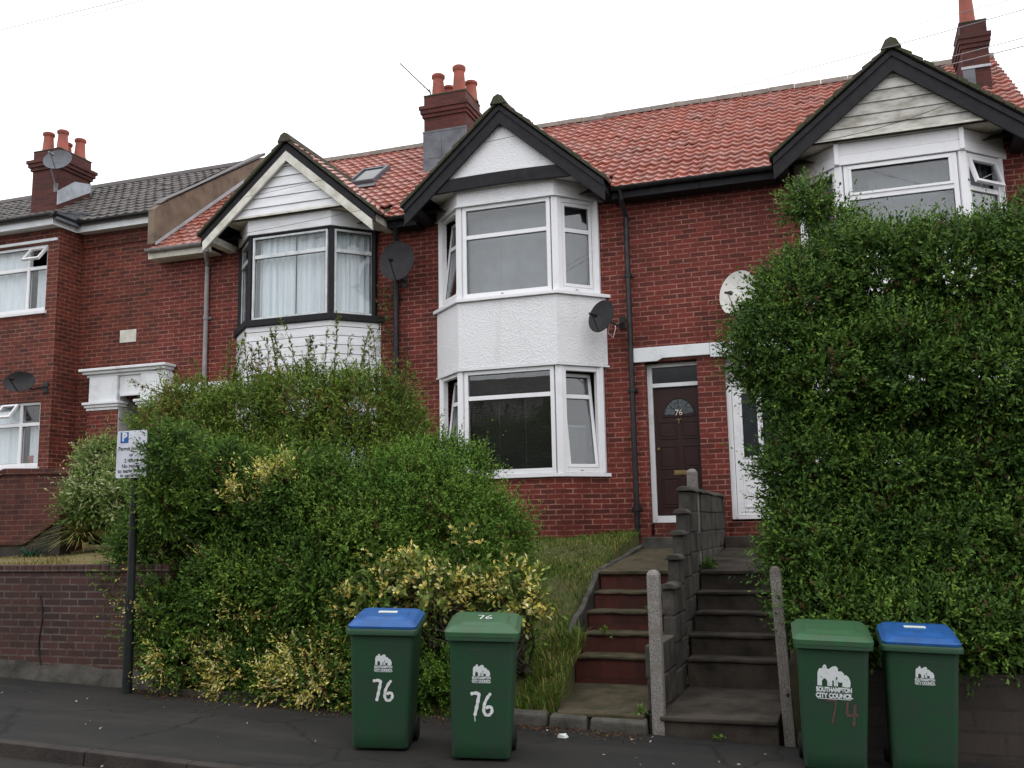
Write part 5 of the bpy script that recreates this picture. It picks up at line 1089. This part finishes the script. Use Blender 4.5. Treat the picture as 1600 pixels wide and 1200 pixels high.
# ================================================================ PLANTS
def unit(v): return v/np.maximum(np.linalg.norm(v, axis=-1, keepdims=True), 1e-9)
def leaves(base, d, n_leaf, L, leaf, wid, cols, yellow=None, spread=.9, droop=.05, colvar=.25):
    # base (S,3) sprig feet, d (S,3) directions, L (S,) lengths ; returns leaf vertices, faces, tints and the sprig stems
    S = len(base); K = n_leaf; t = (np.arange(K)+.6)/K; up = np.array([0, 0, 1.])
    a = unit(np.cross(d, up)+1e-3); b_ = np.cross(d, a); ph = RNG.uniform(0, 6.28, S)
    pos = base[:, None]+d[:, None]*(L[:, None]*t)[..., None]-up*(droop*(L[:, None]*t**2))[..., None]
    ang = ph[:, None]+np.arange(K)*(np.pi*.5+ .0)+ (np.arange(K) % 2)*np.pi*.5+RNG.normal(0, .3, (S, K))
    side = a[:, None]*np.cos(ang)[..., None]+b_[:, None]*np.sin(ang)[..., None]
    ld = unit(d[:, None]*RNG.uniform(.5, 1.25, (S, K))[..., None]+side*spread+RNG.normal(0, .15, (S, K, 3)))
    nrm = unit(np.cross(np.cross(ld, d[:, None]), ld)+RNG.normal(0, .25, (S, K, 3))); w = np.cross(ld, nrm)
    l = leaf*RNG.uniform(.65, 1.25, (S, K))*(1-.25*t); wd = l*wid
    p = pos; tip = p+ld*l[..., None]; mid = p+ld*(l*.48)[..., None]+nrm*(l*.06)[..., None]
    v = np.stack([p, mid+w*wd[..., None]*.5, tip, mid-w*wd[..., None]*.5], 2).reshape(-1, 3)
    nn = S*K; f = (np.arange(nn)*4)[:, None]; f = np.concatenate([f+[0, 1, 2], f+[0, 2, 3]])
    cols = np.array(cols); ci = np.clip((nz2(base[:, 0]*1.3, base[:, 2]*1.6+base[:, 1], 1.4, 3)*.5+.5)*len(cols)+RNG.normal(0, .7, S), 0, len(cols)-.01).astype(int)
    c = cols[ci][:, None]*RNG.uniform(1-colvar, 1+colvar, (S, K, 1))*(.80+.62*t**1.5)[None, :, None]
    br_ = RNG.random((S, 1, 1)) < .018; c = np.where(br_, np.array([.11, .065, .03])*RNG.uniform(.6, 1.2, (S, K, 1)), c)
    if yellow is not None:
        Y = np.array([(.78, .64, .20), (.72, .66, .34), (.60, .50, .10), (.42, .42, .09)]); yc = Y[RNG.integers(0, 4, (S, K))]*RNG.uniform(.8, 1.15, (S, K, 1)); m_ = yellow[:, None, None]; c = np.where(m_ & (RNG.random((S, K, 1)) < .88), yc, c)
    tint = np.repeat(np.concatenate([c.reshape(-1, 3), np.ones((nn, 1))], 1), 4, 0); return v, f, tint
DENS = 4.3
def shell(lobes, per, zmin, rmin=.72, lump=.16, back=.35, seed=1):
    B = []; D = []
    for i, (c, r) in enumerate(lobes):
        c = np.array(c); r = np.array(r); area = (r[0]*r[1]+r[1]*r[2]+r[0]*r[2])*4; n = int(area*per*DENS)
        w = unit(RNG.normal(0, 1, (n, 3))); keep = (w[:, 1] < .35) | (RNG.random(n) < back); w = w[keep]; n = len(w)
        rad = RNG.uniform(rmin, 1, n)**.7+lump*1.5*nz2(w[:, 0]*3.4+c[0], w[:, 2]*3.4+w[:, 1]*2.5+c[2], 1.9, seed+i); p = c+w*r*rad[:, None]
        ok = p[:, 2] > zmin(p[:, 0], p[:, 1])
        for j, (c2, r2) in enumerate(lobes):
            if j != i: ok &= np.linalg.norm((p-np.array(c2))/np.array(r2), axis=1) > .70
        p, w = p[ok], w[ok]
        if rmin > .5 and len(p) > 60:      # sprays: foliage bunches round random centres, with hollows between them
            q = p[RNG.choice(len(p), max(6, len(p)//38), replace=False)]; dd = np.min(np.linalg.norm(p[:, None]-q[None], axis=2), axis=1)
            p = p+unit(w/r)*(.085-.95*np.minimum(dd, .21))[:, None]; kk = (dd < .11) | (RNG.random(len(p)) < .55); p, w = p[kk], w[kk]
        B.append(p); D.append(unit(w/r)*.8)
    B = np.concatenate(B); D = np.concatenate(D); D = unit(D+np.array([0, -.05, .45])+RNG.normal(0, .42, D.shape)); g_ = nz2(B[:, 0]*2.3+B[:, 1], B[:, 2]*2.6-B[:, 1], 1.7, 4); k_ = RNG.random(len(B)) < np.clip(.86+.5*g_, .42, 1); B, D = B[k_], D[k_]; return B, D
def stems_obj(parent, roots, tops, r=.014, name='stems', wig=.12, n=5, m='bark'):
    b = MB()
    for a, c in zip(roots, tops):
        a, c = Vector(a), Vector(c); pts = [a.lerp(c, k/n)+Vector((random.uniform(-1, 1), random.uniform(-1, 1), random.uniform(-.4, .4)))*wig*math.sin(math.pi*k/n) for k in range(n+1)]
        b.tube(pts, [r*(1-.75*k/n) for k in range(n+1)], 6)
    return b.build(name, m, parent)
def bush(name, lobes, per, label, cat, cols, zmin, roots, K=10, Ls=(.14, .30), leaf=.042, wid=.45, yellow=None, rmin=.7, lump=.16, shoots=(), droop=.05, fill=.4, spread=.9, back=.35):
    c0 = lobes[0][0]; rt = roots[0]; t = thing(name, rt, label, cat)
    B, D = shell(lobes, per, zmin, rmin, lump, back); L = RNG.uniform(Ls[0], Ls[1], len(B)); Lb = RNG.random(len(B)) < .04; L[Lb] *= 1.9
    yl = yellow(B) if yellow else None
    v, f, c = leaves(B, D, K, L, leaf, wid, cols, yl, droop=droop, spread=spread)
    V, Fc, C, n0 = [v], [f], [c], len(v)
    # sparser leaves deeper inside
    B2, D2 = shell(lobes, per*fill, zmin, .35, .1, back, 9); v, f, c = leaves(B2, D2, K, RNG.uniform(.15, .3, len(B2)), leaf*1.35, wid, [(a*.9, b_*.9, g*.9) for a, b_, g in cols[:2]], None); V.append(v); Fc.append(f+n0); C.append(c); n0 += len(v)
    if len(shoots):
        sb, sd2, sl2 = [], [], []
        for a, c_ in shoots:
            a, c_ = np.array(a), np.array(c_); n = max(3, int(np.linalg.norm(c_-a)/.05))
            for k in range(n):
                q = a+(c_-a)*(k/n); sb.append(q); sd2.append(unit((unit(c_-a)*.9+RNG.normal(0, .35, 3))[None])[0]); sl2.append(.07)
        v, f, c = leaves(np.repeat(np.array(sb), 2, 0), np.repeat(np.array(sd2), 2, 0), 4, np.repeat(np.array(sl2), 2), leaf*1.05, wid*1.1, cols, None); V.append(v); Fc.append(f+n0); C.append(c); n0 += len(v)
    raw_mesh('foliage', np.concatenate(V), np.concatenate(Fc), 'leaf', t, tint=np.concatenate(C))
    idx = RNG.choice(len(B), min(len(B), 120), replace=False); tops = [B[i]-D[i]*.05 for i in idx]; rr = [Vector(roots[k % len(roots)])+Vector((random.uniform(-.15, .15), random.uniform(-.1, .1), 0)) for k in range(len(tops))]
    stems_obj(t, rr, tops, .016); 
    if len(shoots): stems_obj(t, [a for a, _ in shoots], [c_ for _, c_ in shoots], .006, 'shoots', .02)
    return t
def lb(px, py, Y, rx, ry, rz): p = at(px, py, Y); return ((p.x, p.y, p.z), (rx, ry, rz))
GR = [(.038, .080, .013), (.060, .118, .018), (.095, .165, .024), (.13, .20, .032)]
GR_L = [(.062, .128, .018), (.090, .170, .024), (.13, .22, .034)]
GR_R = [(.085, .140, .020), (.125, .18, .028), (.088, .15, .022), (.17, .14, .035)]
GR_D = [(.034, .074, .013), (.058, .112, .018), (.10, .170, .026), (.042, .090, .020)]
zb_ = lambda x, y: z_bank(x, y)-.02
zp_ = lambda x, y: gz(x)+.03+0*y
def ymask(patches):
    P = [(at(px, py, Y), r) for px, py, Y, r in patches]
    def f(B):
        m_ = np.zeros(len(B), bool)
        for c, r in P:
            d = np.linalg.norm((B-np.array(c))*[1, .6, 1], axis=1); m_ |= (d < r*1.15*(1+.4*nz2(B[:, 0]*4, B[:, 2]*4))) & (RNG.random(len(B)) < .85)
        return m_
    return f
# tall loose shrub at the back, reaching up over the boarded bay
sh = [((430, 575), (432, 512)), ((470, 590), (440, 500)), ((520, 590), (530, 488)), ((505, 590), (512, 515)), ((560, 590), (578, 510)), ((540, 600), (546, 525)), ((590, 600), (582, 515)), ((410, 590), (392, 545)), ((455, 590), (425, 520)), ((480, 590), (482, 525)), ((330, 610), (300, 560)), ((300, 620), (245, 575)), ((290, 640), (205, 592)), ((270, 700), (190, 655)), ((600, 610), (600, 560)), ((620, 620), (640, 570)), ((375, 600), (350, 570)), ((640, 680), (655, 640))]
for k in range(26):
    x_ = 350+random.random()*275; sh.append(((x_, 625), (x_+random.uniform(-28, 22), random.uniform(515, 590))))
bush('tall_shrub', [lb(262, 668, 9.7, .30, .4, .30), lb(300, 635, 9.8, .25, .35, .24), lb(315, 690, 9.9, .50, .55, .42), lb(390, 655, 10.0, .6, .6, .40), lb(480, 640, 10.1, .6, .6, .42), lb(570, 650, 10.2, .55, .6, .45), lb(625, 700, 10.3, .38, .5, .5), lb(540, 720, 10.0, .6, .6, .5), lb(340, 740, 9.8, .6, .6, .6), lb(440, 740, 9.8, .7, .6, .5), lb(430, 620, 10.0, .16, .25, .18), lb(560, 612, 10.1, .2, .25, .18)], 150,
     'tall loose yellowish green shrub with upright shoots in front of the white boarded bay', 'shrub', GR_R, zb_, [at(430, 870, 10.0), at(520, 870, 10.1), at(330, 900, 9.9)], K=8, leaf=.055, wid=.34,
     shoots=[(tuple(at(a[0], a[1], 10)), tuple(at(c[0], c[1], 9.9))) for a, c in sh], lump=.25)
bush('privet_bush', [lb(285, 760, 9.05, .38, .5, .50), lb(250, 880, 8.95, .33, .55, .6), lb(262, 960, 8.5, .22, .3, .35), lb(285, 1030, 8.4, .25, .28, .2), lb(360, 790, 9.0, .6, .6, .6), lb(470, 790, 9.1, .6, .6, .5), lb(290, 990, 8.9, .38, .5, .42), lb(380, 930, 8.8, .6, .55, .6), lb(500, 910, 8.85, .6, .55, .6), lb(400, 1040, 8.65, .5, .45, .32), lb(500, 1060, 8.5, .5, .4, .32), lb(600, 980, 8.75, .5, .45, .5), lb(620, 1080, 8.6, .55, .4, .25), lb(570, 850, 9.1, .5, .5, .5), lb(268, 712, 8.0, .17, .16, .20), lb(262, 780, 8.2, .2, .2, .3)], 235,
     'large dense dark green privet bush with yellow variegated patches, overhanging the pavement', 'bush', GR, zp_, [(-5.9, 8.9, .45), (-5.2, 8.8, .4), (-4.5, 8.8, .4)], leaf=.048, wid=.46,
     yellow=ymask([(400, 760, 8.6, .16), (440, 740, 8.7, .10), (365, 775, 8.6, .12), (460, 720, 8.9, .08), (250, 960, 8.5, .15), (300, 985, 8.4, .12), (340, 1050, 8.3, .22), (280, 1035, 8.4, .14), (370, 985, 8.3, .16), (440, 1045, 8.2, .20), (470, 1080, 8.1, .22), (420, 1085, 8.1, .15), (510, 1030, 8.2, .18), (490, 1110, 8.1, .15), (300, 1070, 8.3, .12), (455, 1060, 8.15, .14), (530, 1080, 8.1, .16), (230, 900, 8.6, .12), (390, 960, 8.3, .12), (320, 870, 8.4, .06)]))
bush('privet_bush', [lb(690, 800, 9.5, .60, .6, .50), lb(610, 790, 9.5, .5, .5, .45), lb(765, 860, 9.4, .36, .45, .5), lb(640, 880, 9.3, .55, .5, .5), lb(730, 940, 9.1, .45, .5, .5), lb(770, 1020, 8.95, .30, .4, .45), lb(700, 1060, 8.8, .35, .4, .35), lb(660, 740, 9.6, .3, .4, .25), lb(730, 745, 9.6, .2, .3, .2), lb(700, 715, 9.7, .12, .2, .14)], 240,
     'rounded bright green privet bush behind the two 76 bins', 'bush', GR_L, zp_, [(-3.7, 9.4, .6), (-3.9, 9.3, .55)], leaf=.040, wid=.46)
bush('golden_shrub', [lb(600, 925, 8.45, .28, .25, .17), lb(675, 915, 8.45, .28, .25, .20), lb(550, 945, 8.4, .14, .2, .10), lb(800, 915, 8.55, .20, .25, .20), lb(822, 950, 8.4, .12, .18, .12), lb(740, 925, 8.6, .16, .2, .12), lb(722, 845, 8.7, .04, .08, .12), lb(640, 890, 8.5, .10, .12, .12), lb(590, 880, 8.5, .06, .1, .10)], 62,
     'golden yellow leaved shrub spilling over the tops of the two 76 bins', 'shrub', [(.09, .14, .03), (.14, .18, .04)], zp_, [(-3.6, 8.75, .4), (-3.0, 8.8, .45)], leaf=.062, wid=.6, yellow=lambda B: RNG.random(len(B)) < .74, K=8, Ls=(.10, .2), rmin=.55)
# tall hedge on the right
zr_ = lambda x, y: z_right(x, y)*0+.55+0*y
HL = [lb(1265, 480, 9.5, .50, .5, .45), lb(1225, 550, 9.4, .46, .5, .45), lb(1370, 440, 9.7, .58, .6, .50), lb(1490, 440, 9.7, .58, .6, .50), lb(1610, 430, 9.7, .6, .6, .55), lb(1300, 600, 9.4, .55, .6, .55), lb(1420, 580, 9.4, .6, .6, .6), lb(1560, 590, 9.4, .6, .6, .6),
      lb(1280, 730, 9.3, .42, .5, .5), lb(1400, 745, 9.35, .55, .5, .36), lb(1540, 745, 9.4, .55, .45, .36), lb(1275, 860, 9.2, .38, .5, .5), lb(1370, 870, 9.2, .5, .55, .5), lb(1490, 880, 9.2, .55, .55, .5), lb(1600, 890, 9.2, .5, .55, .6), lb(1310, 960, 8.9, .42, .45, .32), lb(1420, 985, 8.8, .5, .45, .33), lb(1540, 1000, 8.8, .55, .45, .36), lb(1650, 740, 9.3, .5, .5, .7), lb(1700, 560, 9.4, .6, .6, .8), lb(1680, 950, 9, .5, .5, .5),
      lb(1265, 325, 9.9, .14, .2, .16), lb(1300, 350, 9.9, .10, .15, .12)]
sh = [((1340, 410), (1355, 335)), ((1370, 400), (1352, 325)), ((1400, 400), (1405, 340)), ((1430, 400), (1425, 335)), ((1470, 400), (1467, 320)), ((1490, 400), (1482, 330)), ((1520, 400), (1528, 335)), ((1560, 390), (1590, 300)), ((1580, 390), (1600, 290)), ((1300, 420), (1262, 310)), ((1290, 460), (1270, 320)), ((1285, 480), (1262, 360)), ((1210, 480), (1203, 440)), ((1330, 430), (1332, 370)), ((1240, 470), (1228, 430)), ((1448, 400), (1448, 345)), ((1540, 400), (1548, 350)), ((1210, 760), (1155, 725)), ((1175, 560), (1142, 545))]
bush('hedge', HL, 225, 'very tall dense green privet hedge on the stone wall at the right', 'hedge', GR_D, zr_, [(x, 9.1+.15*(k % 2), .6) for k, x in enumerate((-.2, .2, .6, 1.0, 1.5, 2.0, 2.5))], leaf=.050, wid=.46, shoots=[(tuple(at(a[0], a[1], 9.75)), tuple(at(c[0], c[1], 9.7))) for a, c in sh], fill=.4)
# lighter shrub and strappy plant in the left garden
bush('variegated_shrub', [lb(175, 765, 10.9, .40, .45, .28), lb(155, 790, 10.8, .38, .45, .30), lb(165, 730, 11, .24, .3, .20), lb(210, 790, 10.8, .35, .4, .35), lb(172, 705, 11, .08, .12, .12), lb(145, 715, 11, .10, .12, .10)], 170,
     'pale green variegated shrub on the small lawn behind the parking sign', 'shrub', [(.11, .18, .04), (.17, .23, .07), (.36, .38, .20), (.10, .17, .035)], lambda x, y: z_lawn(x, y), [at(180, 850, 11), at(160, 850, 10.9)], leaf=.07, wid=.36, Ls=(.15, .3), K=7)
def strappy(name, base, n, h, cols, label, r=.3):
    t = thing(name, base, label, 'plant'); bz = np.array(base); a = RNG.uniform(0, 6.28, n); el = RNG.uniform(.3, 1.2, n); l = h*RNG.uniform(.6, 1.2, n); d = np.stack([np.cos(a), np.sin(a), 0*a], -1); s = np.stack([-np.sin(a), np.cos(a), 0*a], -1)
    p0 = bz+d*RNG.uniform(0, .08, n)[:, None]; z = np.array([0, 0, 1.]); V = []
    for k, tt in enumerate((0, .35, .7, 1)):
        p = p0+d*(l*np.cos(el)*tt*(.7+.5*tt))[:, None]+z*(l*(np.sin(el)*tt-.45*tt**2.2))[:, None]; w = .009*(1-tt*.9); V += [p-s*w, p+s*w]
    v = np.stack(V, 1).reshape(-1, 3); b = (np.arange(n)*8)[:, None]; f = np.concatenate([b+[0, 1, 3, 2], b+[2, 3, 5, 4], b+[4, 5, 7, 6]]); c = np.array(cols)[RNG.integers(0, len(cols), n)]*RNG.uniform(.8, 1.2, (n, 1))
    raw_mesh('leaves', v, f, 'grass', t, tint=np.repeat(np.concatenate([c, np.ones((n, 1))], 1), 8, 0)); return t
p = at(125, 848, 10.6); strappy('strappy_plant', tuple(p), 700, .78, [(.20, .24, .06), (.30, .28, .08), (.14, .20, .06), (.36, .30, .12)], 'clump of long arching yellow green leaves at the foot of the pale variegated shrub')
p = at(48, 868, 10.2); strappy('small_plant', (p.x, p.y, z_lawn(p.x, p.y)), 60, .28, [(.03, .14, .07), (.03, .10, .05)], 'small blue green leafy plant by the end of the low coping on the lawn')
# climber on the drainpipe wall
sb = []
for k in range(80): tt = k/80; p = at(605+8*math.sin(k*.5)-3+14*(1-tt)*0, 445+tt*110, 13.9); sb.append((p.x+random.uniform(-.06, .06), 13.93, p.z))
for k in range(130): p = at(random.gauss(622, 14), random.uniform(545, 680), 13.85); sb.append((p.x, random.uniform(13.8, 13.95), p.z))
sb = np.array(sb); d = unit(RNG.normal(0, .6, sb.shape)+np.array([0, -.5, -.1])); t = thing('climbing_plant', tuple(at(622, 700, 13.9)), 'sparse yellowish climbing plant beside the drainpipe under the black mesh dish', 'climber')
v, f, c = leaves(sb, d, 5, np.full(len(sb), .1), .05, .6, [(.10, .10, .03), (.16, .13, .04), (.07, .10, .03)]); raw_mesh('foliage', v, f, 'leaf', t, tint=c)
stems_obj(t, [at(650, 700, 13.96), at(640, 690, 13.95), at(618, 700, 13.94), at(615, 690, 13.94)], [at(628, 500, 13.96), at(634, 470, 13.96), at(607, 455, 13.94), at(600, 470, 13.94)], .009, 'stems', .05)
# small weeds, litter
def weed(px, py, Y, z, n, s, label):
    p = at(px, py, Y); t = thing('weed', (p.x, p.y, z), label, 'weed', 'weeds growing in the steps and wall'); B = np.array([(p.x, p.y, z)]*n)+RNG.normal(0, s*.25, (n, 3))*[1, 1, .2]; D = unit(RNG.normal(0, .5, (n, 3))+[0, -.1, .9])
    v, f, c = leaves(B, D, 5, np.full(n, s), s*.5, .5, GR_L); raw_mesh('foliage', v, f, 'leaf', t, tint=c)
weed(1106, 875, 11.3, 1.27, 26, .12, 'weed at the top of the concrete steps beside the dividing wall'); weed(1075, 1020, 10.0, .20, 30, .12, 'weed low down between the dividing wall and the concrete steps')
weed(1000, 1112, 8.45, .19, 12, .08, 'small weed on the bottom slab of the red brick steps'); weed(945, 983, 10.1, .66, 12, .08, 'tiny weed in the middle of the red brick steps'); weed(1015, 955, 10.4, .86, 12, .07, 'weed by the post on the red brick steps'); weed(1122, 1157, 8.3, .03, 8, .06, 'tiny weed at the foot of the concrete steps')
def litter(name, label, n, boxr, cols, s, kind='fallen leaves'):
    x = RNG.uniform(boxr[0], boxr[1], n); y = boxr[3]-np.abs(RNG.normal(0, (boxr[3]-boxr[2])*.5, n)); z = gz(x)+.006; B = np.stack([x, y, z], -1); D = unit(np.stack([RNG.normal(0, 1, n), RNG.normal(0, 1, n), np.full(n, .12)], -1))
    v, f, c = leaves(B, D, 1, np.full(n, .01), s, .6, cols, spread=.3); v[:, 2] = np.maximum(v[:, 2], gz(v[:, 0])+.002); o = raw_mesh(name, v, f, 'leaf', tint=c); tagp(o, label, kind, kind='stuff')
litter('fallen_leaves', 'brown fallen leaves and dirt along the back edge of the pavement', 1500, (-6.9, -1.7, 7.95, 8.28), [(.12, .05, .02), (.07, .04, .02), (.16, .09, .03), (.05, .035, .02)], .03)
litter('litter_specks', 'pale specks of litter scattered on the pavement', 60, (-8, 1, 6.3, 8.2), [(.55, .55, .52), (.4, .38, .33)], .03, 'litter')
p = P2(878, 1153); t = thing('crumpled_paper', (p.x, p.y, gz(p.x)+.01), 'small crumpled white scrap of paper on the pavement right of the 76 bins', 'litter')
b = MB(); b.loft([[(p.x-.04, p.y, gz(p.x)+.002), (p.x+.04, p.y-.02, gz(p.x)+.002), (p.x+.05, p.y+.03, gz(p.x)+.002), (p.x-.02, p.y+.04, gz(p.x)+.002)], [(p.x-.03, p.y, gz(p.x)+.03), (p.x+.03, p.y-.01, gz(p.x)+.015), (p.x+.03, p.y+.02, gz(p.x)+.035), (p.x-.02, p.y+.03, gz(p.x)+.02)]]); b.build('paper', 'sticker', t)
# ================================================================ THE OTHER SIDE OF THE STREET (seen only in the window panes)
t = thing('terraced_house', (-3, -12, 0), 'long brick terrace across the street, seen only as a dark reflection in the windows', 'house')
b = MB(); b.box(-22, 22, -20, -12, -.3, 5.6); b.build('wall', 'brick', t); b = MB(); b.prism([(-11.6, 5.603), (-16, 8.8), (-20.4, 5.603)], -22, 22, 'x'); b.build('roof', 'tile_dark', t)
b = MB()
for k in range(12):
    for z in (.9, 3.5): b.box(-20+3.6*k, -18.6+3.6*k, -12.0, -11.95, z, z+1.3)
b.build('window', 'upvc', t)
bush('street_tree', [((-9.5, -9, 5.6), (1.6, 1.4, 1.4)), ((-8.6, -9.2, 6.6), (1.1, 1.1, 1.0))], 40, 'tree across the street, seen only as a reflection in the window panes', 'tree', GR, lambda x, y: 2+0*x, [(-9.2, -9, 0)], leaf=.12, back=1)
